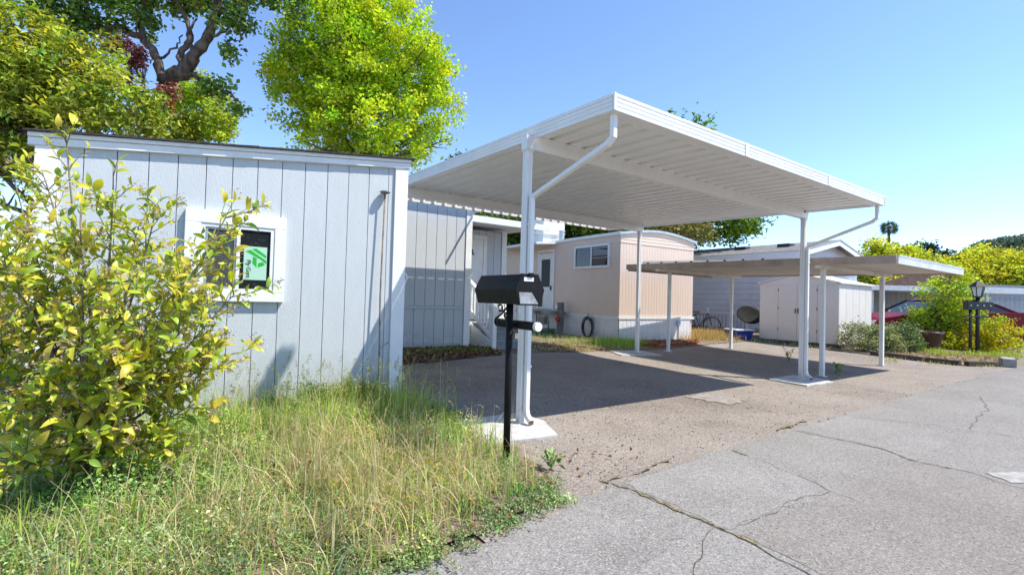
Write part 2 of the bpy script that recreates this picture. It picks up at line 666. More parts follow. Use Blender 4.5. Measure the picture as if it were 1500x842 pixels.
ys = [-400, -60, -20, -6, 0, 3.4, 5, 6.5, 7.2, 8.0, 10, 12, 20, 60, 200, 900, 2500]
xs = [-1500, -300, -60, -20, -6, 0, 6, 12, 20, 40, 100, 300, 900, 2500]
v = [(x, y, gz(y) - .02) for y in ys for x in xs]
nx = len(xs)
f = [(j * nx + i, j * nx + i + 1, (j + 1) * nx + i + 1, (j + 1) * nx + i) for j in range(len(ys) - 1) for i in range(nx - 1)]
struct(link('ground', raw_mesh('ground', v, f, M['far_ground'])))
edge = [(-6, 1.75), (-2, 1.8), (1.11, 1.85), (1.59, 1.91), (2.24, 2.04), (2.61, 2.05), (3.55, 2.08), (4.58, 2.10), (6.05, 2.13), (8.07, 2.15), (11.4, 2.13), (13.95, 2.06)]
drive = [(1.2, 1.7), (14.6, 1.85), (13.6, 3.0), (13.4, 4.5), (13.6, 5.5), (13.3, 7.2), (8.9, 7.25), (6.8, 7.0), (4.6, 7.25), (3.0, 7.0), (1.9, 7.2), (1.2, 5.5)]


def grid_sheet(name, poly, z, m, step=.5):
    """outline laid over the rising ground: cut into strips in y so that it follows the slope"""
    bm = bmesh.new()
    f_ = bm.faces.new([bm.verts.new((x, y, 0)) for x, y in poly])
    for y in (3.4, 6.5, 8.0, 12):
        geom = bm.verts[:] + bm.edges[:] + bm.faces[:]
        bmesh.ops.bisect_plane(bm, geom=geom, plane_co=(0, y, 0), plane_no=(0, 1, 0))
    for q in bm.verts:
        q.co.z = z + gz(q.co.y)
    bmesh.ops.triangulate(bm, faces=bm.faces[:])
    bmesh.ops.recalc_face_normals(bm, faces=bm.faces[:])
    for q in bm.faces:
        if q.normal.z < 0:
            q.normal_flip()
    me = bpy.data.meshes.new(name)
    bm.to_mesh(me)
    bm.free()
    me.materials.append(m)
    return struct(link(name, me))


# the road lies on top of the driveway's lip: its worn edge is the seam
grid_sheet('driveway', drive, -.010, M['drive'])
road = [(-60, -9), (60, -9), (60, 8.6), (24, 8.6), (22.6, 4.4), (17.6, 2.55), (16, 2.15)] + edge[::-1] + [(-60, 1.75)]
rp = []
for i, p in enumerate(road):
    q = road[(i + 1) % len(road)]
    if -2.5 < p[0] < 14.5 and p[1] > 1.7 and -7 < q[0] < 14.5 and q[1] > 1.7:
        rp += ragged([p, q], .03, .06, i)[:max(1, int((Vector(q) - Vector(p)).length / .07))]
    else:
        rp.append(p)
grid_sheet('road', rp, -.003, M['road'])
grid_sheet('soil', ragged([(-7, 1.9), (-2, 1.9), (1.2, 1.95), (1.75, 2.05), (2.0, 2.4), (2.12, 3.0), (2.3, 3.7), (2.05, 4.6), (1.8, 7.2), (-7, 9)], .04, .15, 5), .002, M['dirt'])
grid_sheet('planting_bed', ragged([(2.0, 6.75), (3.4, 6.85), (4.9, 7.2), (4.9, 7.9), (4.6, 8.9), (2.0, 8.4)], .06, .15, 8), .004, M['mulch'])
grid_sheet('garden_strip', ragged([(5.9, 7.35), (6.6, 7.05), (7.3, 6.95), (8.2, 6.85), (9.2, 6.85), (10.6, 7.0), (13.6, 7.25), (15.5, 7.6), (18, 9), (18, 16), (6.4, 16), (6.3, 9)], .05, .2, 9), .002, M['dirt'])
grid_sheet('mulch_bed', ragged([(8.75, 6.95), (9.6, 6.95), (10.6, 7.1), (11.2, 7.4), (11.2, 7.68), (8.8, 7.95)], .05, .15, 10), .006, M['rust_mulch'])
grid_sheet('garden_bed', ragged([(13.5, 5.4), (13.25, 3.9), (13.1, 2.75), (13.75, 2.32), (15.2, 2.36), (17.4, 2.6), (19.5, 3.3), (18.5, 4.3), (16, 6.4), (14.5, 7.5)], .04, .2, 12), .006, M['dirt'])
# slabs of slightly different age and tone between the seams
M['slab_pale'] = asphalt('pale_asphalt_slab', (.236, .220, .204), (.282, .266, .249), (.18, .167, .154), 1.6, 140, patch=(.225, .2, .178))
M['slab_pink'] = asphalt('pinkish_asphalt_slab', (.215, .192, .174), (.252, .228, .208), (.172, .152, .137), 1.3, 140, patch=(.235, .212, .19))
for poly, mm_, sd_ in (([(2.26, 1.33), (3.25, 1.31), (3.33, 1.46), (3.44, 1.7), (3.47, 2.03), (2.28, 2.02)], 'slab_pale', 1),
                       ([(4.58, 2.06), (4.62, 1.72), (4.61, 1.43), (4.46, 1.19), (5.99, 1.2), (5.97, 1.57), (5.7, 2.09)], 'slab_pale', 2),
                       ([(2.27, 1.27), (3.25, 1.26), (4.40, 1.17), (4.44, .64), (4.3, -1.2), (3.2, -1.6), (2.4, -1.2), (2.23, .9)], 'slab_pink', 3),
                       ([(1.15, 1.78), (2.18, 1.9), (2.18, 1.45), (1.5, 1.3), (.9, 1.3)], 'slab_pale', 4)):
    sheet('road_slab', ragged(poly, .02, .06, sd_), -.0014, M[mm_], zf=lambda x, y: 0)
# cracks in the road: narrow ragged slots filled with dirt or dry moss
cr1 = [(2.20, 2.14), (2.24, 1.89), (2.24, 1.61), (2.25, 1.38), (2.22, 1.16), (2.19, .91), (2.2, .2), (2.3, -1.5)]
strip('road_crack', cr1, 0.0083, .000, M['crack'], 1)
strip('crack_moss', cr1[:5], .03, .002, M['moss'], 21, .03, drop=.45)
strip('road_crack', [(3.49, 2.07), (3.44, 1.7), (3.34, 1.46), (3.27, 1.29), (3.23, 1.11)], 0.0045, .000, M['crack'], 2)
strip('crack_moss', [(3.49, 2.07), (3.47, 1.9)], .03, .002, M['moss'], 22, .03, drop=.45)
cr3 = [(4.55, 2.09), (4.61, 1.72), (4.6, 1.43), (4.45, 1.19), (4.48, .92), (4.38, .64), (4.3, -.6)]
strip('road_crack', cr3, 0.0075, .000, M['crack'], 3)
strip('crack_moss', cr3[1:5], .016, .002, M['moss'], 23, .03, drop=.45)
strip('road_crack', [(5.66, 2.02), (5.97, 1.57), (5.99, 1.34), (6.2, .89), (6.1, -.5)], 0.0067, .000, M['crack'], 4)
strip('road_crack', [(2.3, 1.31), (2.78, 1.31), (3.27, 1.29)], 0.0037, .001, M['crack'], 5)
strip('road_crack', [(2.25, 1.38), (2.05, 1.34), (1.76, 1.18), (1.5, 1.0)], 0.0053, .001, M['crack'], 6)
strip('road_crack', [(8.65, 1.62), (7.5, 1.37), (6.69, 1.3), (6.05, 1.2)], 0.0083, .001, M['crack'], 7)
strip('edge_moss', [(2.2, 2.08), (2.9, 2.12)], .035, .004, M['moss'], 8, .04, drop=.45)
strip('edge_moss', [(4.4, 2.14), (5.2, 2.19)], .06, .004, M['moss'], 9, .04, drop=.45)
sheet('road_paint', ragged([(4.60, .84), (4.80, .74), (5.0, .6), (4.62, .58), (4.47, .70)], .012, .05, 4), .001, M['roadpaint'], zf=lambda x, y: 0)
sheet('driveway_patch', ragged([(4.96, 3.5), (5.06, 2.97), (5.5, 3.03), (5.42, 3.5)], .035, .04, 5), -.004, M['patch'], zf=lambda x, y: 0)


# ================================================================== concrete pads under the posts
def pad(poly, label, z=.012):
    o = MB().prism([(x, y, -.03 + gz(y)) for x, y in poly], (0, 0, .03 + z)).build('concrete_pad', M['concrete'], bevel=.006)
    return tag(o, label, 'concrete pad', 'concrete pads under the carport posts')


pad(ragged([(1.95, 3.05), (2.58, 2.98), (2.76, 3.36), (2.70, 3.72), (2.05, 3.75)], .015, .1, 1), 'pale concrete pad under the nearest carport post beside the mailbox')
pad(ragged([(7.22, 3.12), (7.95, 3.08), (8.12, 3.35), (8.0, 3.68), (7.25, 3.66)], .015, .1, 2), 'pale concrete pad under the front carport post with the second downspout')
pad(ragged([(7.1, 6.4), (7.95, 6.12), (8.1, 6.75), (7.3, 6.9)], .015, .1, 3), 'pale concrete pad under the plain rear carport post near the tan trailer')


# ================================================================== the grey-blue shed
SY = 4.67                                                        # plane of its front wall
shed = thing('shed', 'pale blue-grey board shed with white trim and a small window', 'shed', (.5, SY, .05))


def shed_top(x):
    return 2.155 + (x + .83) * (2.475 - 2.155) / 2.75


MB().box(-.80, SY + .02, .04, 1.90, 7.1, 2.06).build('backing', M['groove'], shed)
edges = [1.80, 1.727, 1.531, 1.334, 1.141, .945, .754, .561, .373, .186, -.005, -.19, -.381, -.569, -.70]
for i in range(len(edges) - 1):
    x1, x0 = edges[i] - .0025, edges[i + 1] + .0025
    y0 = SY + rnd.uniform(-.0008, .0008)
    MB().hexa([(x0, y0, .13), (x1, y0, .13), (x1, y0 + .018, .13), (x0, y0 + .018, .13)],
              [(x0, y0, shed_top(x0) - .06), (x1, y0, shed_top(x1) - .06), (x1, y0 + .018, shed_top(x1) - .06), (x0, y0 + .018, shed_top(x0) - .06)]).build('board', M['siding'], shed, .002)
MB().box(-.70, SY - .004, .03, 1.79, SY + .016, .126).build('base_board', M['siding'], shed, .003)
for x0, x1 in ((1.79, 1.925), (-.825, -.69)):
    MB().box(x0, SY - .024, .03, x1, SY - .002, shed_top((x0 + x1) / 2) - .085).build('corner_trim', M['white'], shed, .003)
    s_ = 1.905 if x0 > 0 else -.825
    MB().box(s_ if x0 > 0 else s_, SY - .002, .03, s_ + .02, SY + .11, 2.1).build('corner_trim', M['white'], shed, .003)
for k in range(12):                                              # right side wall boards (seen edge on from the photo's place)
    MB().box(1.885, SY + .115 + k * .192, .05, 1.903, SY + .302 + k * .192, 2.38).build('board', M['siding'], shed, .002)
a0, a1 = -.86, 1.945
for dz0, dz1, y0, nm in ((-.086, -.032, SY - .035, 'fascia'), (-.030, .0, SY - .052, 'drip_edge')):
    MB().hexa([(a0, y0, shed_top(a0) + dz0), (a1, y0, shed_top(a1) + dz0), (a1, SY + .02, shed_top(a1) + dz0), (a0, SY + .02, shed_top(a0) + dz0)],
              [(a0, y0, shed_top(a0) + dz1), (a1, y0, shed_top(a1) + dz1), (a1, SY + .02, shed_top(a1) + dz1), (a0, SY + .02, shed_top(a0) + dz1)]).build(nm, M['white'], shed, .003)
rb = MB()
for k in range(16):                                              # shingle roof: courses overlap up the slope
    xa = a0 - .02 + k * (a1 - a0 + .04) / 16
    xb = xa + (a1 - a0 + .04) / 16 + .012
    j = rnd.uniform(-.004, .004)
    rb.hexa([(xa, SY - .075 + j, shed_top(xa) + .002), (xb, SY - .075 + j, shed_top(xb) + .002), (xb, 7.2, shed_top(xb) - .1), (xa, 7.2, shed_top(xa) - .1)],
            [(xa, SY - .075 + j, shed_top(xa) + .012), (xb, SY - .075 + j, shed_top(xb) + .017), (xb, 7.2, shed_top(xb) - .085), (xa, 7.2, shed_top(xa) - .09)])
rb.build('roof', M['shingle'], shed)
# window: trim box standing 45 mm proud, slider frame, screen on the left, glass on the right
wn = MB()
wx0, wx1, wz0, wz1 = .055, .795, 1.005, 1.745
ix0, ix1, iz0, iz1 = .165, .705, 1.085, 1.640
yo, yi = SY - .048, SY + .002
for q in ((wx0, wz0, wx1, iz0), (wx0, iz1, wx1, wz1), (wx0, iz0, ix0, iz1), (ix1, iz0, wx1, iz1)):
    wn.box(q[0], yo, q[1], q[2], yi, q[3])
wo = wn.build('window', M['white'], shed, .004)
fr = MB()
yf = SY - .040
for q in ((ix0 + .001, iz0 + .001, ix1 - .001, iz0 + .028), (ix0 + .001, iz1 - .028, ix1 - .001, iz1 - .001), (ix0 + .001, iz0 + .028, ix0 + .03, iz1 - .028), (ix1 - .03, iz0 + .028, ix1 - .001, iz1 - .028), (.418, iz0 + .028, .446, iz1 - .028)):
    fr.box(q[0], yf, q[1], q[2], yi - .001, q[3])
fr.build('frame', M['white'], wo, .002)
sb_ = MB()
for q in ((.197, iz0 + .03, .214, iz1 - .03), (.402, iz0 + .03, .416, iz1 - .03), (.214, iz0 + .03, .402, iz0 + .045), (.214, iz1 - .045, .402, iz1 - .03)):
    sb_.box(q[0], yf + .010, q[1], q[2], yi - .002, q[3])
sb_.build('sash', M['galv'], wo, .001)
MB().box(.214, yf + .016, iz0 + .045, .402, yf + .019, iz1 - .045).build('screen', M['screen'], wo)
MB().box(.447, yf + .012, iz0 + .028, ix1 - .031, yf + .018, iz1 - .028).build('pane', M['glass'], wo)
# the pale green sticker on the right-hand pane: mark of slanted green bars and lettering that runs downwards
st = thing('window_sticker', 'pale green sticker with slanted green bars on the right window pane', 'sticker', (.565, yf, 1.33))
zc = yf + .010
sx0, sx1, sz0, sz1 = .476, .652, 1.192, 1.476


def sk(u, v_):                                                    # sticker coordinates: 0..1 right, 0..1 down
    return (sx0 + (sx1 - sx0) * u, zc, sz1 - (sz1 - sz0) * v_)


MB().box(sx0, zc, sz0, sx1, zc + .0012, sz1).build('sheet', M['sticker'], st)
for poly in ([(.08, .15), (.27, .10), (.98, .40), (.98, .50), (.75, .38)], [(.34, .075), (.52, .05), (.97, .25), (.97, .33)],
             [(.39, .30), (.56, .34), (.56, .62), (.38, .50)], [(.62, .49), (.82, .45), (.93, .53), (.62, .62)]):
    p = [sk(*q) for q in poly]
    MB().prism([(a, zc - .0012, c) for a, b, c in p], (0, .001, 0)).build('logo_bar', M['logo'], st)
tc_ = bpy.data.curves.new('lettering', 'FONT')
tc_.body = 'Ply Gem'
tc_.size = .047
tc_.offset = .0006
tc_.extrude = .0004
tc_.space_character = .95
tc_.materials.append(M['ink'])
to = bpy.data.objects.new('lettering', tc_)
COL.objects.link(to)
p = sk(.13, .40)
# reads from top to bottom: text x runs down (-z), text y runs right (+x), normal towards -y
tm = Matrix(((0, 1, 0, p[0]), (0, 0, -1, zc - .0012), (-1, 0, 0, p[2]), (0, 0, 0, 1)))
bpy.context.view_layer.update()
lm = bpy.data.meshes.new_from_object(to)
lm.transform(tm)
bpy.data.objects.remove(to)
link('lettering', lm, st)
# thin rod with a flat cap leaning on the wall
rod = thing('thin_rod', 'thin tall rusty rod with a flat grey cap beside the shed corner', 'rod', (1.68, 4.55, 0))
MB().tube([(1.655, 4.56, 0), (1.66, 4.585, .5), (1.655, 4.60, 1.1), (1.675, 4.615, 2.10)], .0085, 7).build('pole', mat('rusty_rod', (.21, .16, .13), .7, .3, 10), rod, smooth=True)
MB().lathe([(.012, -.022), (.045, -.012), (.052, 0), (.03, .010), (.008, .014)], (1.675, 4.615, 2.11), 14).build('cap', M['pedestal'], rod, smooth=True)
MB().tube([(1.655, 4.588, .56), (1.72, 4.62, .60), (1.77, 4.64, .63)], .004, 5).build('tie', M['twig'], rod)
# white hook handle on the shed's far corner edge
hk = MB().tube([(1.915, SY + .05, 1.34), (1.96, SY + .05, 1.32), (1.975, SY + .05, 1.28), (1.955, SY + .05, 1.22), (1.915, SY + .05, 1.21)], .008, 7).build('hook_handle', M['white'], shed, smooth=True)


# ================================================================== the main carport
cp = thing('carport', 'large white aluminium carport with ribbed roof, gutter fascia and two downspouts', 'carport', (5.1, 4.9, 0))
CX0, CX1, CY0, CY1 = 2.58, 7.80, 2.45, 7.45


def cz(y):                                                        # underside of the roof pans
    return 2.545 + .032 * (y - 3.42)


def pan_mesh(name, wd, y0, y1, zf, hgt, nrib, m, t=.004):
    """ribbed metal pan running in y: trapezoid ribs rise above flat bottoms"""
    p = wd / nrib
    prof = []
    for k in range(nrib):
        o = k * p
        prof += [(o, 0), (o + p * .30, .004), (o + p * .62, 0), (o + p * .72, hgt), (o + p * .90, hgt), (o + p * .985, 0)]
    prof.append((wd - .001, 0))
    v, f = [], []
    n = len(prof)
    for y in (y0, y1):
        for x, h in prof:
            v.append((x, y, zf(y) + h))
        for x, h in prof:
            v.append((x, y, zf(y) + h + t))
    for i in range(n - 1):
        f.append((i, i + 1, 2 * n + i + 1, 2 * n + i))
        f.append((n + i, 3 * n + i, 3 * n + i + 1, n + i + 1))
        f.append((i, n + i, n + i + 1, i + 1))
        f.append((2 * n + i, 2 * n + i + 1, 3 * n + i + 1, 3 * n + i))
    f += [(0, 2 * n, 3 * n, n), (n - 1, 2 * n - 1, 4 * n - 1, 3 * n - 1)]
    return raw_mesh(name, v, f, m)


NP = 13
pw = (CX1 - CX0 - .04) / NP
pm = pan_mesh('roof_pan', pw, CY0 + .02, CY1 - .02, cz, .058, 2, M['alum_soffit'])
for i in range(NP):
    o = link('roof_pan', pm, cp)
    o.location = (CX0 + .02 + i * pw, 0, rnd.uniform(-.0006, .0006))


def fascia_run(a, b, out, parent, m, h=.125, nm='fascia', lip=.03):
    """gutter fascia: stepped profile with three drawn lines, top and bottom lips"""
    a, b, out = Vector(a), Vector(b), Vector(out)
    prof = [(0, 0), (.018, 0), (.019, h * .22), (.013, h * .24), (.013, h * .27), (.018, h * .29), (.019, h * .48), (.013, h * .50), (.013, h * .53), (.018, h * .55), (.019, h * .74), (.013, h * .76), (.013, h * .79), (.020, h * .81), (.020, h), (0, h)]
    n = len(prof)
    v = [p + out * x + Vector((0, 0, z)) for p in (a, b) for x, z in prof]
    f = [(i, (i + 1) % n, n + (i + 1) % n, n + i) for i in range(n)] + [tuple(range(n - 1, -1, -1)), tuple(range(n, 2 * n))]
    mb = MB().add(v, f)
    o = mb.build(nm, m, parent)
    return o


zf0 = cz(CY0) - .030
zb0 = cz(CY1) - .030
fascia_run((CX0 - .015, CY0, zf0), (CX1 + .015, CY0, zf0), (0, -1, 0), cp, M['alum'])
fascia_run((CX0, CY1, zb0), (CX0, CY0 + .002, zf0), (-1, 0, 0), cp, M['alum'])
fascia_run((CX1, CY0 + .002, zf0), (CX1, CY1, zb0), (1, 0, 0), cp, M['alum'])
fascia_run((CX1 + .015, CY1, zb0), (CX0 - .015, CY1, zb0), (0, 1, 0), cp, M['alum'])
MB().prism([(CX0 + .005, CY0 + .001, zf0), (CX0 + .005, CY0 + .001, zf0 + .006), (CX0 + .005, CY0 + .11, zf0 + .009), (CX0 + .005, CY0 + .11, zf0 + .003)], (CX1 - CX0 - .01, 0, 0)).build('gutter', M['alum'], cp)
for x in (CX0 - .002, CX1 + .002):                                # corner caps
    s = -1 if x < 5 else 1
    MB().box(x - .004 if s > 0 else x - .019, CY0 - .0245, zf0 - .002, x + .019 if s > 0 else x + .004, CY0 - .0205, zf0 + .127).build('corner_cap', M['alum'], cp, .001)
for x in (4.35, 6.1):
    MB().box(x - .03, CY0 - .0225, zf0 - .001, x + .03, CY0 - .0195, zf0 + .126).build('joint_cover', M['alum'], cp, .001)
bm_ = [(2.49, 7.80, 3.42, 2.415), (2.50, 7.80, 6.545, 2.525)]
for x0, x1, y, z in bm_:                                          # C-section beams: web and two flanges
    h = cz(y) - z - .002
    MB().box(x0, y - .0375, z, x1, y + .0375, z + .006).build('beam_flange', M['alum'], cp)
    b = MB()
    b.box(x0, y - .0345, z + .006, x1, y - .0315, z + h)
    b.box(x0, y + .0315, z + .006, x1, y + .0345, z + h)
    b.box(x0, y - .0375, z + h, x1, y + .0375, z + h + .0015)
    b.build('beam', M['alum'], cp)
    MB().box(x0 - .003, y - .04, z - .004, x0, y + .04, z + h).build('beam_cap', M['alum'], cp)
MB().box(7.66, 3.379, 2.50, 7.70, 3.3825, 2.525).build('beam_label', mat('dark_blue_label', (.02, .025, .10), .5), cp)


def post_mesh(x, y, z0, z1, w_=.031):
    """square roll-formed post with shallow flutes on each face"""
    c = .010
    g_ = .006
    p = []
    q = [(-w_, -w_), (w_, -w_), (w_, w_), (-w_, w_)]
    for k in range(4):
        a = Vector(q[k])
        b = Vector(q[(k + 1) % 4])
        d = (b - a)
        nrm = Vector((d.y, -d.x)).normalized()
        for t, o in ((.0, 0), (.30, 0), (.36, -g_), (.64, -g_), (.70, 0)):
            e = a + d * t + nrm * o
            p.append((x + e.x, y + e.y, z0))
    return MB().prism(p, (0, 0, z1 - z0))


for x, y, z in ((2.53, 3.42, 2.413), (7.725, 3.42, 2.413), (7.725, 6.545, 2.523), (2.53, 6.545, 2.523)):
    p = post_mesh(x, y, gz(y) + .013, z).build('post', M['alum'], cp)
    MB().box(x - .038, y - .038, z - .012, x + .038, y + .038, z - .001).build('post_cap', M['alum'], cp, .002)
    MB().box(x - .055, y - .055, gz(y) + .012, x + .055, y + .055, gz(y) + .018).build('base_plate', M['alum'], cp, .001)


def downspout(xc, y0, zt, xp, yp, dirx):
    """rectangular downspout: short drop, elbow, long diagonal to the post, elbow, drop, kick-out"""
    P = [(xc, y0, zt), (xc, y0, zt - .17), (xc + (xp - xc) * .06, y0 + (yp - y0) * .06, zt - .215)]
    P += [(xp, yp - .0, zt - .50), (xp, yp, zt - .57), (xp, yp, .14), (xp, yp - .015, .085), (xp, yp - .075, .042)]
    mb = MB()
    P = [Vector(p) for p in P]
    hw, hd = .0235, .021
    base = len(mb.v)
    ref = Vector((1, 0, 0))
    for i, p in enumerate(P):
        d = ((P[i + 1] - p).normalized() if i < len(P) - 1 else Vector((0, 0, 0))) + ((p - P[i - 1]).normalized() if i else Vector((0, 0, 0)))
        d.normalize()
        u = (ref - d * ref.dot(d)).normalized()
        q = d.cross(u).normalized()
        for a, b in ((-hw, -hd * .6), (-hw * .8, -hd), (hw * .8, -hd), (hw, -hd * .6), (hw, hd * .6), (hw * .8, hd), (-hw * .8, hd), (-hw, hd * .6)):
            mb.v.append(tuple(p + u * a + q * b))
    for i in range(len(P) - 1):
        for k in range(8):
            a = base + i * 8 + k
            b = base + i * 8 + (k + 1) % 8
            mb.f.append((a, b, b + 8, a + 8))
    o = mb.build('downspout', M['alum'], cp)
    for z in (zt - .75, .5):
        MB().box(xp - .028, yp - .025, z, xp + .028, yp + .0225, z + .022).build('strap', M['alum'], o, .001)
    MB().box(xp - .022, yp - .078, .020, xp + .022, yp - .0765, .056).build('outlet', mat('brown_gap', (.13, .075, .05), .8), o)
    return o


downspout(2.635, CY0 + .05, zf0 + .005, 2.546, 3.363, 1)
downspout(7.745, CY0 + .05, zf0 + .005, 7.735, 3.363, 1)


# ================================================================== the mailbox
mbx = thing('mailbox', 'black metal mailbox on a round post with a newspaper tube', 'mailbox', (1.84, 2.64, 0))
MB().tube([(1.845, 2.64, -.1), (1.842, 2.64, .5), (1.838, 2.64, 1.06)], .0235, 14).build('post', M['black'], mbx, smooth=True)
bx, by0, by1 = 1.845, 2.43, 2.93
hexp = [(-.083, 1.06), (.083, 1.06), (.113, 1.155), (.062, 1.252), (-.062, 1.252), (-.113, 1.155)]
MB().prism([(bx + a, by0 + .02, z) for a, z in hexp], (0, by1 - by0 - .02, 0)).build('body', M['black'], mbx, .004)
dr = MB().prism([(bx + a * 1.03, by0, 1.155 + (z - 1.155) * 1.04) for a, z in hexp], (0, .026, 0)).build('door', M['black'], mbx, .003)
MB().box(bx - .052, by0 - .003, 1.208, bx + .024, by0 - .0005, 1.233).build('number_plate', M['plate'], dr)
MB().prism([(bx - .076, by0 - .0025, 1.066), (bx + .066, by0 - .0025, 1.066), (bx + .012, by0 - .0025, 1.138), (bx - .088, by0 - .0025, 1.138)], (0, .002, 0)).build('lower_plate', mat('scuffed_grey_metal', (.36, .36, .37), .5, .2, 20, metal=.3), dr)
MB().box(bx - .02, by0 - .014, 1.24, bx + .02, by0, 1.262).build('latch', M['black'], dr, .003)
MB().box(bx + .085, by0 + .01, 1.05, bx + .112, by0 + .03, 1.15).build('hinge_tab', M['black'], mbx, .003)
tb = MB().tube([(1.897, 2.42, .922), (1.897, 2.87, .925)], .029, 18).build('newspaper_tube', M['black'], mbx, smooth=False)
MB().tube([(1.897, 2.40, .922), (1.897, 2.425, .922)], .0295, 18).build('tube_cap', M['plate'], tb)
MB().box(1.855, 2.62, .905, 1.885, 2.66, .945).build('tube_clamp', M['black'], mbx, .002)


def curl(cy, cz_, r0, r1, a0_, a1_, n=22):
    return [(1.84, cy + (r0 + (r1 - r0) * t / n) * math.cos(R(a0_ + (a1_ - a0_) * t / n)), cz_ + (r0 + (r1 - r0) * t / n) * math.sin(R(a0_ + (a1_ - a0_) * t / n))) for t in range(n + 1)]


MB().tube([(1.84, 2.665, 1.045), (1.84, 2.74, .99), (1.84, 2.79, .965)] + curl(2.79, .935, .030, .018, 90, -250), .007, 7).build('scroll_bracket', M['black'], mbx, smooth=True)
MB().tube(curl(2.755, 1.025, .030, .016, 30, 330), .006, 7).build('scroll_bracket', M['black'], mbx, smooth=True)
MB().tube(curl(2.685, .985, .026, .014, 160, 460), .006, 7).build('scroll_bracket', M['black'], mbx, smooth=True)


# ================================================================== grey mobile home with the porch
HY = 8.0
gh = thing('mobile_home', 'grey-blue mobile home with white corner trim and a covered porch', 'mobile home', (3, 8.5, .1))
MB().box(-.7, HY + .02, .1, 4.60, 12.2, 2.80).build('backing', M['groove'], gh)
k = 0
x = 4.50
while x > .9:
    MB().box(x - .196, HY, .92, x - .004, HY + .018, 2.78).build('board', M['siding_dark'], gh, .002)
    MB().box(x - .196, HY + .004, .22, x - .004, HY + .02, .862).build('board', M['siding_dark'], gh, .002)
    x -= .20
MB().box(-.7, HY - .012, .866, 4.50, HY + .016, .914).build('belt_board', M['siding_dark'], gh, .003)
MB().box(-.7, HY - .006, .10, 4.50, HY + .016, .215).build('base_board', M['siding_dark'], gh, .003)
MB().box(4.505, HY - .02, .16, 4.635, HY + .012, 2.80).build('corner_trim', M['white'], gh, .003)
MB().box(4.615, HY + .014, .16, 4.637, HY + .12, 2.80).build('corner_trim', M['white'], gh, .003)
for k in range(6):
    MB().box(4.604, HY + .125 + k * .19, .2, 4.622, HY + .311 + k * .19, 2.78).build('board', M['siding_dark'], gh, .002)
MB().box(-.8, HY - .10, 2.802, 4.75, 12.4, 2.90).build('roof', M['white_old'], gh, .01)
# recessed porch wall with the entrance door
PY = 9.2
MB().box(4.62, PY + .02, .2, 6.15, PY + 2.9, 2.60).build('porch_wall', M['groove'], gh)
x = 6.12
while x > 4.7:
    MB().box(x - .196, PY, .62, x - .004, PY + .018, 2.58).build('board', M['siding_dark'], gh, .002)
    x -= .2
MB().box(6.13, PY - .02, .2, 6.26, PY + .01, 2.62).build('corner_trim', M['white'], gh, .003)
MB().box(6.235, PY + .012, .2, 6.255, PY + 2.9, 2.60).build('side_wall', M['siding_dark'], gh)
dfx0, dfx1, dz0, dz1 = 4.66, 5.72, .60, 2.47
for q in ((dfx0, dz0, dfx0 + .09, dz1), (dfx1 - .09, dz0, dfx1, dz1), (dfx0 + .09, dz1 - .09, dfx1 - .09, dz1)):
    MB().box(q[0], PY - .03, q[1], q[2], PY - .002, q[3]).build('door_frame', M['white'], gh, .003)
dob = MB().box(dfx0 + .092, PY - .016, dz0, dfx1 - .092, PY - .002, dz1 - .092).build('door', M['white'], gh, .002)
fan = [(5.19 + .20 * math.cos(R(a)), PY - .021, 2.02 + .20 * math.sin(R(a))) for a in range(0, 181, 12)]
MB().prism(fan, (0, .006, 0)).build('fan_light', M['glass'], dob)
for a in (45, 90, 135):
    MB().bar((5.19, PY - .023, 2.02), (5.19 + .2 * math.cos(R(a)), PY - .023, 2.02 + .2 * math.sin(R(a))), .012, .004, (0, 1, 0)).build('muntin', M['white'], dob)
for q in ((4.84, .75, 5.12, 1.25), (5.26, .75, 5.54, 1.25), (4.84, 1.35, 5.12, 1.9), (5.26, 1.35, 5.54, 1.9)):
    MB().box(q[0], PY - .020, q[1], q[2], PY - .0165, q[3]).build('panel', M['white'], dob, .003)
MB().lathe([(.012, 0), (.026, .012), (.03, .03), (.018, .05)], (5.55, PY - .06, 1.40), 12).build('door_knob', M['galv'], dob, smooth=True)
# porch roof
pr = MB().hexa([(4.64, 8.25, 2.64), (6.75, 8.25, 2.64), (6.75, PY + 2, 2.74), (4.64, PY + 2, 2.74)], [(4.64, 8.25, 2.70), (6.75, 8.25, 2.70), (6.75, PY + 2, 2.80), (4.64, PY + 2, 2.80)]).build('porch_roof', M['alum'], gh, .003)
MB().box(4.645, 8.225, 2.585, 6.755, 8.248, 2.715).build('porch_fascia', M['white'], gh, .003)
MB().tube([(4.60, 7.55, 2.70), (4.66, 7.9, 2.72), (4.74, 8.24, 2.73)], .022, 8).build('gutter_pipe', M['alum'], gh, smooth=True)
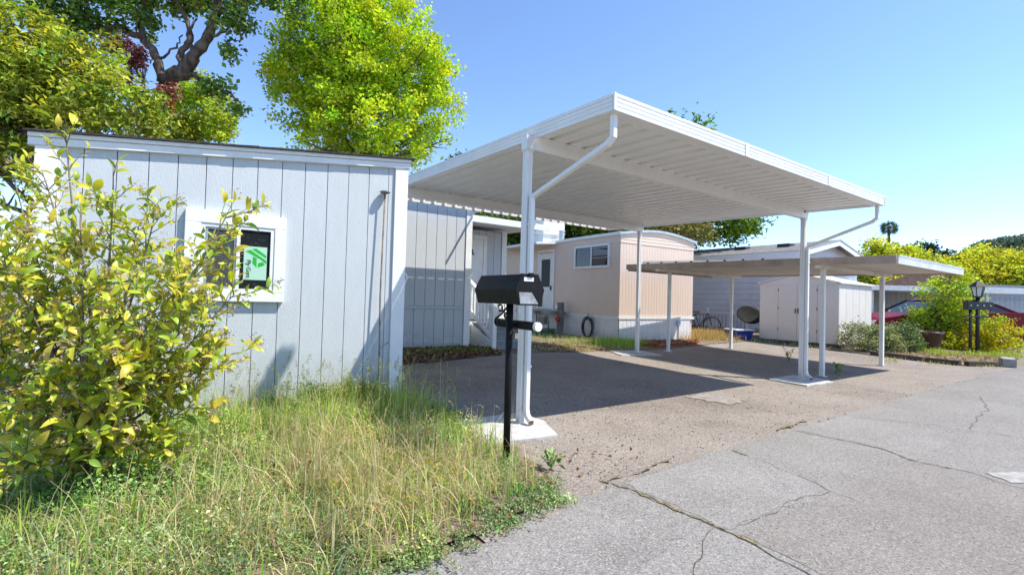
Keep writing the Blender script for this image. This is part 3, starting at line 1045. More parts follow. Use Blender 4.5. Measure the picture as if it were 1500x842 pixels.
# steps and railing
ps = thing('porch_steps', 'grey painted porch steps with a white picket handrail', 'steps', (5.5, 8.3, .12))
MB().box(4.66, 8.62, .12, 5.95, PY - .04, .58).build('landing', M['step_grey'], ps, .004)
for k in range(3):
    zt = .12 + .153 * (k + 1)
    y0 = 7.72 + k * .30
    MB().box(5.04, y0 + .02, .10, 5.75, 8.62, zt - .035).build('riser', M['step_grey'], ps)
    MB().box(5.03, y0 - .01, zt - .033, 5.76, y0 + .31, zt).build('tread', M['step_grey'], ps, .005)
MB().prism([(5.0, 7.75, .10), (5.0, 8.56, .10), (5.0, 8.56, .56), (5.0, 7.75, .23)], (.027, 0, 0)).build('skirt_panel', M['white'], ps, .002)
for xr in (4.97, 5.80):
    yb, yt = 7.66, 8.70
    MB().box(xr - .045, yb - .045, .1, xr + .045, yb + .045, .92).build('newel_post', M['white'], ps, .004)
    MB().box(xr - .045, yt - .045, .12, xr + .045, yt + .045, 1.52).build('newel_post', M['white'], ps, .004)
    MB().box(xr - .06, yt - .06, 1.521, xr + .06, yt + .06, 1.56).build('post_cap', M['white'], ps, .004)
    MB().bar((xr, yb, .90), (xr, yt - .05, 1.46), .075, .04).build('handrail', M['white'], ps, .003)
    MB().bar((xr, yb + .05, .33), (xr, yt - .05, .88), .04, .07).build('stringer', M['white'], ps, .003)
    for k in range(7):
        y = yb + .14 + k * .118
        t = (y - yb) / (yt - yb)
        MB().box(xr - .018, y - .018, .37 + .545 * t, xr + .018, y + .018, .885 + .56 * t).build('baluster', M['white'], ps, .002)
MB().box(4.65, 8.56, .14, 5.02, 8.60, .585).build('skirt_panel', M['white'], ps, .003)
for k in range(4):
    MB().box(4.68 + k * .08 - .016, 8.60, .62, 4.68 + k * .08 + .016, 8.632, 1.46).build('baluster', M['white'], ps, .002)
MB().box(4.64, 8.59, 1.462, 4.93, 8.64, 1.50).build('handrail', M['white'], ps, .003)
MB().bar((4.69, 8.55, .62), (4.70, 8.1, .22), .05, .06).build('brace', M['white'], ps, .003)


# ================================================================== tan trailer (built in its own axes: x along the end wall, y along the long wall)
tr = thing('trailer_home', 'tan ribbed metal trailer home with white skirting and a slider window', 'trailer', (8.72, 7.96, 0), rz=R(-3.0))
TL, TW, TZ0, TZ1 = 9.0, 2.72, .735, 2.57


def ribbed(length, z0, z1, pitch, depth, axis, off, m, name, parent, sgn):
    """sheet metal siding with close vertical ribs; sgn = outward direction"""
    v = []
    n = int(length / pitch)
    for i in range(n + 1):
        a = i * pitch
        for t, d in ((0, 0), (.60, 0), (.70, -depth), (.90, -depth)):
            if i == n and t > 0:
                break
            q = a + t * pitch
            for z in (z0, z1):
                v.append((off + sgn * d, q, z) if axis == 'y' else (q, off + sgn * d, z))
    k = len(v) // 2
    f = [(2 * i, 2 * i + 2, 2 * i + 3, 2 * i + 1) for i in range(k - 1)]
    return link(name, raw_mesh(name, v, f, m), parent, False)


MB().box(.02, .02, .12, TW - .02, TL, TZ1 + .05).build('body', M['tan'], tr, world=False)
ribbed(TL - .05, TZ0, TZ1 - .06, .10, .0028, 'y', -.002, M['tan'], 'siding_panel', tr, -1)
ribbed(TW, TZ0, TZ1 - .06, .10, .0028, 'x', -.002, M['tan'], 'siding_panel', tr, -1)
ribbed(TL - .05, .10, TZ0 - .065, .13, .004, 'y', -.012, M['skirt'], 'skirting_panel', tr, -1)
ribbed(TW, .10, TZ0 - .065, .13, .004, 'x', -.012, M['skirt'], 'skirting_panel', tr, -1)
b = MB().box(-.03, -.03, TZ0 - .066, TW + .02, .0, TZ0 - .004)
b.build('skirting_cap', M['white_old'], tr, .003, world=False)
MB().box(-.03, .001, TZ0 - .066, .0, TL, TZ0 - .004).build('skirting_cap', M['white_old'], tr, .003, world=False)
# smooth band under the roof and the low curved end gable made of level laps
MB().box(-.012, .0, TZ1 - .062, .014, TL, TZ1 + .12).build('frieze', M['tan'], tr, .002, world=False)


def crown(x):
    return TZ1 + .145 + .15 * (1 - abs(2 * max(0, min(1, x / TW)) - 1) ** 1.7)


for k in range(5):
    z0 = TZ1 - .062 + k * .08
    xs_ = [x for x in np.linspace(0, TW, 25) if crown(x) > z0 + .01]
    if len(xs_) < 2:
        continue
    lo = [(x, -.014, z0) for x in xs_]
    hi = [(x, -.006, min(z0 + .08, crown(x))) for x in xs_]
    MB().prism(lo + hi[::-1], (0, .02, 0)).build('gable_lap', M['tan'], tr, world=False)
xr = np.linspace(-.05, TW + .05, 21)
top = [(x, crown(x) + .035) for x in xr]
bot = [(x, crown(x) - .012) for x in xr]
MB().prism([(x, -.05, z) for x, z in top] + [(x, -.05, z) for x, z in bot[::-1]], (0, TL + .05, 0)).build('roof', M['white_old'], tr, world=False)
MB().prism([(x, -.062, z + .004) for x, z in top] + [(x, -.062, z - .006) for x, z in bot[::-1]], (0, .010, 0)).build('roof_edge', M['galv'], tr, world=False)
MB().box(-.07, -.05, TZ1 + .115, -.013, TL, TZ1 + .19).build('gutter', M['white_old'], tr, .004, world=False)
# slider window of the long wall
wy0, wy1, wz0, wz1 = .34, 1.68, 1.925, 2.515
wn = MB()
for q in ((wy0, wz0, wy1, wz0 + .05), (wy0, wz1 - .05, wy1, wz1), (wy0, wz0 + .05, wy0 + .05, wz1 - .05), (wy1 - .05, wz0 + .05, wy1, wz1 - .05), (.985, wz0 + .05, 1.02, wz1 - .05)):
    wn.box(-.045, q[0], q[1], .0, q[2], q[3])
wo = wn.build('window', M['white'], tr, .003, world=False)
for a, b_ in ((wy0 + .05, .985), (1.02, wy1 - .05)):
    MB().box(-.02, a, wz0 + .05, -.012, b_, wz1 - .05).build('pane', M['glass'], wo, world=False)
for k in range(4):                                               # valance slats seen through the glass
    MB().box(-.0225, wy0 + .052, wz1 - .10 - k * .085, -.0205, .98 if k % 2 else 1.6, wz1 - .07 - k * .085).build('blind_slat', M['interior'], wo, world=False)
# narrow door with its own small window
dy0, dy1 = 2.62, 3.32
do = MB().box(-.03, dy0, .82, .0, dy1, 2.42).build('door', M['white_old'], tr, .004, world=False)
MB().box(-.034, dy0 + .14, 1.45, -.028, dy1 - .14, 2.25).build('pane', M['screen'], do, world=False)
for q in ((dy0 - .05, .80, dy0 - .002, 2.47), (dy1 + .002, .80, dy1 + .05, 2.47), (dy0 - .05, 2.471, dy1 + .05, 2.52)):
    MB().box(-.04, q[0], q[1], .0, q[2], q[3]).build('door_frame', M['white'], tr, .003, world=False)
MB().box(-.07, dy0 + .05, 1.35, -.034, dy0 + .08, 1.48).build('door_handle', M['black_flat'], do, .003, world=False)
MB().box(-.55, dy0 - .6, .70, -.04, dy1 + .5, .78).build('door_step', M['step_grey'], tr, .005, world=False)
MB().hexa([(-.75, 2.45, 2.60), (-.01, 2.45, 2.66), (-.01, 5.2, 2.66), (-.75, 5.2, 2.60)], [(-.75, 2.45, 2.665), (-.01, 2.45, 2.715), (-.01, 5.2, 2.715), (-.75, 5.2, 2.665)]).build('awning', M['white_old'], tr, .003, world=False)
MB().lathe([(.07, 0), (.07, .16), (.085, .165), (.085, .185), (.07, .19), (.07, .24), (.10, .245), (.10, .275), (.075, .28), (.075, .32), (.10, .325), (.095, .36), (.03, .38)], (.25, 2.62, 2.72), 14).build('vent_stack', M['galv'], tr, world=False)
MB().tube([(TW - .6, -.03, .60), (TW - .6, -.03, .15)], .012, 6).build('supply_pipe', M['galv'], tr, world=False)
MB().prism([(TW - .6 + .085 * math.cos(a / 6 * math.pi), -.055, .565 + .075 * math.sin(a / 6 * math.pi)) for a in range(12)], (0, .05, 0)).build('tap_cover', M['bluewhite'], tr, .006, world=False)
cl_ = thing('rooftop_cooler', 'big white box cooler on the roof of the tan trailer', 'cooler', (8.95, 11.3, 2.72))
MB().box(8.55, 10.72, 2.95, 9.35, 11.75, 3.63).build('case', M['white'], cl_, .02)
MB().box(8.60, 10.78, 2.72, 9.30, 11.7, 2.949).build('curb', M['white_old'], cl_, .005)
for k in range(6):
    MB().box(8.536, 10.85, 3.08 + k * .075, 8.549, 11.62, 3.11 + k * .075).build('louvre', M['white_old'], cl_)

# coiled hose on the skirting
hs = thing('garden_hose', 'dark coiled garden hose hanging on the white skirting below the slider window', 'hose', (8.72, 8.92, .2))
mb = MB()
for k in range(6):
    r_ = .215 + rnd.uniform(-.03, .02)
    oy, oz = rnd.uniform(-.02, .02), rnd.uniform(-.05, .0)
    xo = 8.655 - k * .011
    mb.tube([(xo + .03, 8.95 + oy + r_ * .8 * math.cos(a / 14 * math.pi), .43 + oz + r_ * 1.15 * math.sin(a / 14 * math.pi)) for a in range(29)], .0135, 6, False)
mb.build('coil', M['hose'], hs, smooth=True)
MB().tube([(8.70, 8.95, .75), (8.63, 8.95, .69), (8.63, 8.95, .66)], .012, 6).build('hook', M['black_flat'], hs)
# power pedestal with a red box
pd = thing('power_pedestal', 'grey utility pedestal with a meter and a red box beside the tan trailer', 'utility pedestal', (8.55, 9.85, .15))
MB().box(8.50, 9.80, .1, 8.60, 9.98, 1.02).build('cabinet', M['pedestal'], pd, .008)
MB().prism([(8.43, 9.89 + .075 * math.cos(a / 6 * math.pi), .58 + .08 * math.sin(a / 6 * math.pi)) for a in range(12)], (.069, 0, 0)).build('red_box', M['redbox'], pd, .006)
MB().prism([(8.42, 9.92 + .06 * math.cos(a / 8 * math.pi), .90 + .06 * math.sin(a / 8 * math.pi)) for a in range(16)], (.079, 0, 0)).build('meter', M['galv'], pd, .006)
gm = thing('gas_meter', 'grey gas meter on bent pipes below the trailer door', 'gas meter', (8.2, 10.2, .16))
MB().box(8.16, 10.1, .42, 8.3, 10.4, .62).build('case', M['pedestal'], gm, .03)
MB().tube([(8.22, 10.5, .1), (8.22, 10.5, .72), (8.22, 10.45, .76), (8.22, 10.38, .76), (8.22, 10.36, .63)], .02, 7).build('pipe', M['pedestal'], gm, smooth=True)
MB().tube([(8.22, 9.98, .1), (8.22, 9.98, .6), (8.22, 10.02, .66), (8.22, 10.12, .66)], .02, 7).build('pipe', M['pedestal'], gm, smooth=True)
MB().lathe([(.02, 0), (.07, .02), (.075, .05), (.03, .08)], (8.22, 10.52, .70), 12).build('regulator', M['pedestal'], gm, smooth=True)
mb = MB()
for k in range(7):
    a0_ = rnd.uniform(0, 6)
    rr = rnd.uniform(.2, .34)
    mb.tube([(7.9 + rr * .8 * math.cos(a0_ + a / 9 * math.pi), 9.72 + rr * math.sin(a0_ + a / 9 * math.pi), .20 + .02 * k + .012 * math.sin(a)) for a in range(17)], .013, 6, False)
o = mb.build('green_hose', M['pipe_green'], None, smooth=True)
tag(o, 'green hose heaped in loose coils in front of the gas meter', 'hose')


# ================================================================== the old low carport next door
c2 = thing('carport', 'low weathered tan carport with corrugated roof on thin white posts', 'carport', (9.8, 4.9, 0))
DX0, DX1, DY0, DY1 = 8.22, 11.46, 2.42, 7.3


def dz(y):
    return 1.775 + .014 * (y - 3.4)


n2 = 11
pw2 = (DX1 - DX0 - .06) / n2
pm2 = pan_mesh('roof_pan', pw2, DY0 + .01, DY1 - .02, dz, .04, 3, M['old_soffit'])
for i in range(n2):
    o = link('roof_pan', pm2, c2)
    o.location = (DX0 + .03 + i * pw2, 0, rnd.uniform(-.001, .001))


def board_run(nm, a, b, th, h, m, parent, zoff=-.03):
    a, b = Vector(a), Vector(b)
    d = (b - a).normalized()
    q = Vector((-d.y, d.x, 0)).normalized() * th
    z = Vector((0, 0, zoff))
    return MB().hexa([a + z, b + z, b + z + q, a + z + q], [p + Vector((0, 0, h)) + z for p in (a, b, b + q, a + q)]).build(nm, m, parent, .002)


board_run('side_fascia', (DX0, DY0, dz(DY0)), (DX0, DY1, dz(DY1)), .022, .115, M['brown_fascia'], c2)
board_run('side_fascia', (DX1, DY1, dz(DY1)), (DX1, DY0, dz(DY0)), .022, .115, M['brown_fascia'], c2)
fascia_run((DX0 + .01, DY0 - .002, dz(DY0) - .03), (DX1 - .01, DY0 - .002, dz(DY0) - .03), (0, -1, 0), c2, M['white_old'], .10, 'front_fascia')
rib = MB()
for k in range(66):                                               # corrugated sheet end showing over the front fascia
    x = DX0 + .02 + k * .0487
    rib.box(x, DY0 - .03, dz(DY0) + .071, x + .026, DY0 + .3, dz(DY0) + .092)
rib.build('roof_corrugation', M['white_old'], c2)
MB().box(DX0 + .03, DY1 - .018, dz(DY1) - .06, DX1 - .03, DY1, dz(DY1) + .05).build('rear_fascia', M['brown_fascia'], c2)
fl = MB().hexa([(DX0 + .28, 3.3, dz(3.3) + .05), (DX0 + .30, 3.3, dz(3.3) + .05), (DX0 + .30, 7.1, dz(7.1) + .05), (DX0 + .28, 7.1, dz(7.1) + .05)],
               [(DX0 + .28, 3.3, dz(3.3) + .085), (DX0 + .30, 3.3, dz(3.3) + .085), (DX0 + .30, 7.1, dz(7.1) + .17), (DX0 + .28, 7.1, dz(7.1) + .17)]).build('roof_flashing', M['white_old'], c2)
for k in range(8):
    y = 6.95 - k * .36
    MB().box(DX0 + .272, y - .022, dz(y) + .10, DX0 + .279, y + .022, dz(y) + .135).build('bolt', M['black_flat'], fl)
for y in (3.45, 6.52):
    MB().box(DX0 + .03, y - .03, dz(y) - .075, DX1 - .03, y + .03, dz(y) - .003).build('beam', M['old_soffit'], c2, .003)
for x, y, r_ in ((8.48, 3.45, .033), (8.69, 6.52, .03), (10.85, 6.38, .03), (11.23, 3.53, .035)):
    p = MB().box(x - r_, y - r_, gz(y) - .03, x + r_, y + r_, dz(y) - .077).build('post', M['white_old'], c2, .006)
    MB().box(x - r_ - .03, y - r_ - .03, gz(y) - .02, x + r_ + .03, y + r_ + .03, gz(y) + .004).build('base_plate', M['galv'], p, .001)


# ================================================================== beige storage shed
bs = thing('storage_shed', 'beige double-door storage shed behind the low carport', 'storage shed', (15.1, 6.3, .1))
BX, BY0, BY1, BXE = 14.0, 5.32, 7.36, 16.15
bz0, bz1, bzr = .14, 1.74, 1.97
MB().box(BX + .02, BY0 + .02, .06, BXE, BY1 - .02, bz1).build('body', M['beige_shed'], bs)
ym = (BY0 + BY1) / 2


def bsz(y):
    return bz1 + (bzr - bz1) * (1 - abs(y - ym) / ((BY1 - BY0) / 2))


MB().prism([(BX + .002, BY0, bz1 - .0605), (BX + .002, BY1, bz1 - .0605), (BX + .002, BY1, bz1 - .03), (BX + .002, ym, bzr + .005), (BX + .002, BY0, bz1 - .03)], (.04, 0, 0)).build('gable', M['beige_shed'], bs)
for y0, y1 in ((BY0, 5.828), (6.842, BY1)):
    MB().box(BX, y0, bz0, BX + .019, y1, bz1 - .065).build('wall_panel', M['beige_shed'], bs, .004)
MB().box(BX, 5.83, 1.685, BX + .019, 6.84, bz1 - .062).build('wall_panel', M['beige_shed'], bs, .004)
for y0, y1 in ((5.834, 6.332), (6.338, 6.836)):
    d_ = MB().box(BX - .006, y0, bz0, BX + .019, y1, 1.680).build('door', M['beige_shed'], bs, .006)
    yh = 6.29 if y0 < 6 else 6.36
    MB().box(BX - .03, yh, .9, BX - .007, yh + .03, 1.03).build('handle', M['pedestal'], d_, .004)
    for z in (.4, 1.0, 1.5):
        yy = y0 if y0 < 6 else y1
        MB().box(BX - .010, yy - .012, z, BX - .0065, yy + .012, z + .08).build('hinge', M['pedestal'], d_)
for k in range(5):
    MB().box(BX + .022 + k * .425, BY0 - .002, bz0, BX + .022 + k * .425 + .418, BY0 + .018, bz1 - .02).build('wall_panel', M['beige_light'], bs, .006)
for s_ in (-1, 1):
    ye = ym + s_ * ((BY1 - BY0) / 2 + .06)
    ze = bz1 - .035
    MB().hexa([(BX - .04, ym, bzr + .0), (BXE + .04, ym, bzr), (BXE + .04, ye, ze), (BX - .04, ye, ze)] if s_ > 0 else [(BX - .04, ye, ze), (BXE + .04, ye, ze), (BXE + .04, ym, bzr), (BX - .04, ym, bzr)],
              [(BX - .04, ym, bzr + .04), (BXE + .04, ym, bzr + .04), (BXE + .04, ye, ze + .04), (BX - .04, ye, ze + .04)] if s_ > 0 else [(BX - .04, ye, ze + .04), (BXE + .04, ye, ze + .04), (BXE + .04, ym, bzr + .04), (BX - .04, ym, bzr + .04)]).build('roof_panel', M['beige_light'], bs, .006)
MB().box(BX - .02, BY0 - .05, .02, BXE, BY1 + .02, bz0 - .002).build('base_frame', M['bark_dark'], bs)


# ================================================================== lilac-grey house behind with a white gable
fh = thing('lap_sided_house', 'lilac-grey lap-sided house with a white gable and shingle roof', 'house', (19, 11, .1))
FX, FY, FXE, FYE = 17.0, 7.85, 22.3, 14.0
MB().box(FX + .03, FY + .03, 0, FXE, FYE, 2.95).build('body', M['grey_trim'], fh)
for k in range(13):
    z = .25 + k * .205
    MB().hexa([(FX - .012, FY + .02, z), (FX + .028, FY + .02, z), (FX + .028, FYE, z), (FX - .012, FYE, z)], [(FX + .010, FY + .02, z + .202), (FX + .028, FY + .02, z + .202), (FX + .028, FYE, z + .202), (FX + .010, FYE, z + .202)]).build('siding_board', M['grey_lap'], fh)
    MB().hexa([(FX + .02, FY - .012, z), (FXE, FY - .012, z), (FXE, FY + .028, z), (FX + .02, FY + .028, z)], [(FX + .02, FY + .010, z + .202), (FXE, FY + .010, z + .202), (FXE, FY + .028, z + .202), (FX + .02, FY + .028, z + .202)]).build('siding_board', M['white_lap'], fh)
MB().box(FX - .02, FY - .03, .1, FX + .09, FY - .0125, 2.9).build('corner_trim', M['white'], fh, .004)
xm, ze, zp = 19.65, 2.92, 3.46
for k in range(3):
    z = 2.915 + k * .19
    t = min(1, (z + .0 - ze) / (zp - ze))
    t2 = min(.97, (z + .187 - ze) / (zp - ze))
    x0, x1 = FX + (xm - FX) * t, FXE - (FXE - xm) * t
    u0, u1 = FX + (xm - FX) * t2, FXE - (FXE - xm) * t2
    MB().prism([(x0, FY - .01, z), (x1, FY - .01, z), (u1, FY - .01, min(zp, z + .187)), (u0, FY - .01, min(zp, z + .187))], (0, .03, 0)).build('gable_board', M['white_lap'], fh)
for s_ in (-1, 1):
    xe = FX - .32 if s_ < 0 else FXE + .32
    zl = ze - .06
    A, Bp = (xe, zl), (xm, zp + .02)
    def ring(y0, dz0, dz1):
        return [(A[0], y0, A[1] + dz0), (Bp[0], y0, Bp[1] + dz0), (Bp[0], y0, Bp[1] + dz1), (A[0], y0, A[1] + dz1)]
    MB().prism(ring(FY - .36, 0, .06), (0, FYE - FY + .4, 0)).build('roof', M['shingle_grey'], fh)
    MB().prism(ring(FY - .395, -.15, .055), (0, .03, 0)).build('rake_board', M['white'], fh)
    MB().prism(ring(FY - .41, .02, .075), (0, .012, 0)).build('rake_edge', M['grey_trim'], fh)
MB().box(FX - .35, FY - .36, ze - .25, FX - .325, FYE, ze - .02).build('eave_fascia', M['white_lap'], fh)
for yy in (10.4, 8.75):
    z = 3.28
    MB().box(18.2, yy - .22, z - .2, 18.6, yy + .22, z + .09).build('roof_vent', M['black_flat'], fh, .01)


# ================================================================== far carport, board fence, garage (turned with the bend of the road)
def yawed(x, y, a=-35.0):
    return (x, y, 0), R(a)


fc = thing('carport', 'long flat pale far carport over the parked red car', 'carport', (20.92, 7.91, 0), rz=R(-35))
L_ = 7.9
MB().box(-.3, .0, 1.83, L_, 5.5, 1.97).build('roof', M['white_old'], fc, .01, world=False)
for k, (a, b_) in enumerate(((-.32, 2.6), (2.61, 5.3), (5.31, L_ + .02))):
    MB().box(a, -.03, 1.80, b_, -.001, 1.99 + .004 * k).build('fascia_panel', M['white_old'], fc, .004, world=False)
MB().box(L_ + .001, -.03, 1.80, L_ + .03, 5.5, 1.99).build('fascia_panel', M['white'], fc, .004, world=False)
for x in (1.5, 6.0):
    MB().box(x - .05, .35, .0, x + .05, .45, 1.829).build('post', M['white_old'], fc, .006, world=False)
    MB().box(x - .05, 4.6, .0, x + .05, 4.7, 1.829).build('post', M['white_old'], fc, .006, world=False)
fn = thing('board_fence', 'pale grey vertical board fence behind the red car', 'fence', (25.6, 8.9, 0), rz=R(-35))
for k in range(17):
    MB().box(k * .21, 0, .05, k * .21 + .2, .03, 1.92 + rnd.uniform(-.01, .01)).build('board', M['fence_grey'], fn, .004, world=False)
MB().box(-.02, -.02, 1.94, 3.6, .05, 2.0).build('rail', M['fence_grey'], fn, world=False)
gg = thing('garage', 'grey vertical board garage with a white top band at the right edge', 'garage', (29.4, 5.6, 0), rz=R(-35))
MB().box(.02, .03, 0, 4.4, 4, 2.3).build('body', M['groove'], gg, world=False)
for k in range(20):
    MB().box(k * .22, 0, .05, k * .22 + .212, .029, 1.95).build('board', M['fence_blue'], gg, .004, world=False)
MB().box(0, -.03, 1.96, 4.4, .028, 2.16).build('top_band', M['white'], gg, world=False)
MB().box(-.12, -.05, 0, -.002, .06, 2.2).build('corner_post', M['white_old'], gg, world=False)


# ================================================================== red car
car = thing('parked_car', 'red car parked under the far carport behind the shrubs', 'car', (19.42, 4.85, 0), rz=R(-35))


def car_build():
    # x to the rear (nose at -x), y away from the camera
    W = .88
    low = [(-2.32, .36), (-2.36, .52), (-2.30, .70), (-2.05, .80), (-1.4, .90), (-.95, .96), (-.2, .98), (.7, 1.0), (1.5, 1.04), (2.05, 1.06), (2.22, .98), (2.27, .70), (2.24, .42), (2.0, .30)]
    arch = lambda cx: [(cx + .36 * math.cos(R(a)), .30 + .38 * math.sin(R(a))) for a in range(0, 181, 20)]
    bottom = [(1.86, .27)] + arch(1.42)[1:-1] + [(1.0, .25), (-.98, .25)] + arch(-1.42)[1:-1] + [(-1.84, .27)]
    prof = low + bottom
    prof = [(x, z) for x, z in prof]
    secs = [(-W + .10, .93, .02), (-W, .99, 0), (-W * .5, 1.0, .0), (W * .5, 1.0, 0), (W, .99, 0), (W - .10, .93, .02)]
    v = []
    n = len(prof)
    ys_ = [(-W, 1, 0), (-W + .10, 1, .035), (W - .10, 1, .035), (W, 1, 0)]
    for y, k, up in ys_:
        for x, z in prof:
            v.append((x, y, z + (up if z > .6 else 0)))
    f = []
    for j in range(len(ys_) - 1):
        for i in range(n):
            a, b = j * n + i, j * n + (i + 1) % n
            f.append((a, b, b + n, a + n))
    f.append(tuple(range(n)))
    f.append(tuple(range(4 * n - 1, 3 * n - 1, -1)))
    body = MB().add(v, f).build('body', M['red_paint'], car, .03, world=False)
    # cabin
    g = [(-1.0, .95), (-.22, 1.37), (.1, 1.43), (.75, 1.43), (1.35, 1.30), (1.95, 1.04)]
    v, f = [], []
    n = len(g)
    for s_ in (-1, 1):
        for x, z in g:
            t = (z - .95) / .48
            v.append((x, s_ * (W - .06 - .20 * t), z))
    mid = MB()
    mid.add(v, [(i, i + 1, n + i + 1, n + i) for i in range(n - 1)] + [tuple(range(n - 1, -1, -1)), tuple(range(n, 2 * n))])
    mid.build('cabin_glass', M['glass'], car, world=False)
    rf = MB().tube([(-.30, 0, 1.36), (.1, 0, 1.425), (.75, 0, 1.425), (1.35, 0, 1.31)], .03, 6)
    rv = []
    for x, z in g[1:5]:
        t = (z - .95) / .48
        rv.append((x, W - .055 - .20 * t, z + .012))
    mbr = MB()
    nn = len(rv)
    vv = [(x, -y, z) for x, y, z in rv] + [(x, 0, z + .03) for x, y, z in rv] + rv
    mbr.add(vv, [(i + j * nn, i + 1 + j * nn, i + 1 + (j + 1) * nn, i + (j + 1) * nn) for j in range(2) for i in range(nn - 1)])
    mbr.build('roof_panel', M['red_paint'], car, world=False)
    for s_ in (-1, 1):
        y0 = s_ * (W - .052)
        def yy(z):
            return s_ * (W - .048 - .20 * (z - .95) / .48)
        for a, b_, th in (((-1.02, .95), (-.22, 1.38), .05), ((-.22, 1.385), (.75, 1.44), .035), ((.75, 1.44), (1.38, 1.30), .05), ((1.38, 1.30), (1.98, 1.04), .06), ((.22, .97), (.28, 1.43), .07), ((1.0, .98), (1.12, 1.36), .08)):
            MB().bar((a[0], yy(a[1]), a[1]), (b_[0], yy(b_[1]), b_[1]), .03, th, (0, 0, 1)).build('window_pillar', M['red_paint'] if a[1] > 1 else M['black_flat'], car, .004, world=False)
        MB().box(-.80, s_ * (W + .09) - .09, .98, -.66, s_ * (W + .09) + .09, 1.10).build('mirror', M['red_paint'], car, .03, world=False)
        MB().box(2.06, s_ * .62 - .19, .80, 2.285, s_ * .62 + .19, .96).build('tail_light', M['tail'], car, .02, world=False)
        MB().box(-2.34, s_ * .62 - .18, .62, -2.10, s_ * .62 + .18, .74).build('headlight', M['lampglass'], car, .02, world=False)
        for x in (.1, 1.0):
            MB().box(x, s_ * (W + .004) - .012, .86, x + .16, s_ * (W + .004) + .012, .89).build('door_handle', M['red_paint'], car, .006, world=False)
    for x in (-1.42, 1.42):
        for s_ in (-1, 1):
            y = s_ * (W - .10)
            prof = [(.20, -.10), (.29, -.10), (.32, -.06), (.32, .06), (.29, .10), (.20, .10)]
            m_ = MB()
            for r_, o in prof:
                for k in range(20):
                    a = 2 * math.pi * k / 20
                    m_.v.append((x + r_ * math.cos(a), y + o, .32 + r_ * math.sin(a)))
            for i in range(len(prof)):
                for k in range(20):
                    j = (i + 1) % len(prof)
                    m_.f.append((i * 20 + k, i * 20 + (k + 1) % 20, j * 20 + (k + 1) % 20, j * 20 + k))
            wh = m_.build('wheel', M['tyre'], car, world=False)
            r2 = MB().tube([(x, y - .07, .32), (x, y + .07, .32)], .06, 12)
            for k in range(5):
                a = 2 * math.pi * k / 5
                r2.bar((x, y + s_ * .07, .32), (x + .2 * math.cos(a), y + s_ * .07, .32 + .2 * math.sin(a)), .05, .03, (0, 1, 0))
            r2.build('rim', M['silver'], wh, world=False)


car_build()


# ================================================================== lamp post carrying black mailboxes
lp = thing('lamp_post', 'black lantern post with a row of black mailboxes among yellow shrubs', 'lamp post', (17.35, 3.34, 0))
MB().tube([(17.37, 3.36, -.05), (17.37, 3.36, 1.44)], .045, 10).build('post', M['black_flat'], lp, smooth=True)
q = MB()
for k in range(6):
    a0_, a1_ = 2 * math.pi * k / 6, 2 * math.pi * (k + 1) / 6
lz = 1.47
MB().lathe([(.04, 0), (.10, .02), (.10, .05)], (17.37, 3.36, lz - .03), 6).build('lantern_base', M['black_flat'], lp)
MB().lathe([(.085, .02), (.14, .27)], (17.37, 3.36, lz), 6).build('lantern_glass', M['lampglass'], lp)
for k in range(6):
    a = 2 * math.pi * k / 6
    MB().bar((17.37 + .088 * math.cos(a), 3.36 + .088 * math.sin(a), lz + .02), (17.37 + .145 * math.cos(a), 3.36 + .145 * math.sin(a), lz + .27), .016, .016).build('lantern_bar', M['black_flat'], lp)
MB().lathe([(.185, .265), (.165, .29), (.08, .39), (.03, .42), (.02, .46)], (17.37, 3.36, lz), 6).build('lantern_roof', M['black_flat'], lp)
MB().bar((17.10, 3.55, 1.245), (17.66, 3.16, 1.245), .14, .22).build('mailbox_row', M['black_flat'], lp, .012)
MB().bar((17.03, 3.55, .96), (17.55, 3.19, .96), .05, .045).build('cross_arm', M['black_flat'], lp, .004)
MB().tube([(17.22, 3.47, -.05), (17.22, 3.47, 1.13)], .035, 8).build('side_post', M['black_flat'], lp, smooth=True)
for k in range(4):
    t = (k + .5) / 4
    c = Vector((17.10, 3.55, 1.25)).lerp(Vector((17.66, 3.16, 1.25)), t) + Vector((-.044, -.062, 0))
    MB().bar(c + Vector((-.016, .011, 0)), c + Vector((.016, -.011, 0)), .008, .028).build('address_plate', M['galv'], lp)


# ================================================================== dish, bin, small fence, plant pot
sdh = thing('satellite_dish', 'dark grey satellite dish on a bent white mast beside the storage shed', 'satellite dish', (14.7, 8.05, .12))
mb = MB()
cen = Vector((14.75, 8.1, .74))
nrm = Vector((-.45, -.50, .62)).normalized()
ua = nrm.orthogonal().normalized()
ub = nrm.cross(ua)
rings = 7
pts_ = []
for i in range(rings + 1):
    r_ = .37 * i / rings
    for k in range(24):
        a = 2 * math.pi * k / 24
        pts_.append(cen + (ua * math.cos(a) + ub * math.sin(a)) * r_ + nrm * (r_ * r_ * .5))
f = []
for i in range(rings):
    for k in range(24):
        a, b_ = i * 24 + k, i * 24 + (k + 1) % 24
        f.append((a, b_, b_ + 24, a + 24))
o = MB().add(pts_, f).build('reflector', M['dish'], sdh, smooth=True)
so_ = o.modifiers.new('thick', 'SOLIDIFY')
so_.thickness = .015
MB().tube([cen - nrm * .02, cen - nrm * .12 + Vector((0, 0, -.1)), (14.6, 8.05, .45), (14.45, 7.95, .05)], .025, 8).build('mast', M['white_old'], sdh, smooth=True)
MB().tube([cen - ub * .46 + nrm * .1, cen + nrm * .42 - ub * .1], .014, 6).build('feed_arm', M['galv'], sdh)
bn = thing('planter_tub', 'blue planter tub with soil at the foot of the satellite dish', 'planter', (13.3, 7.75, .1))
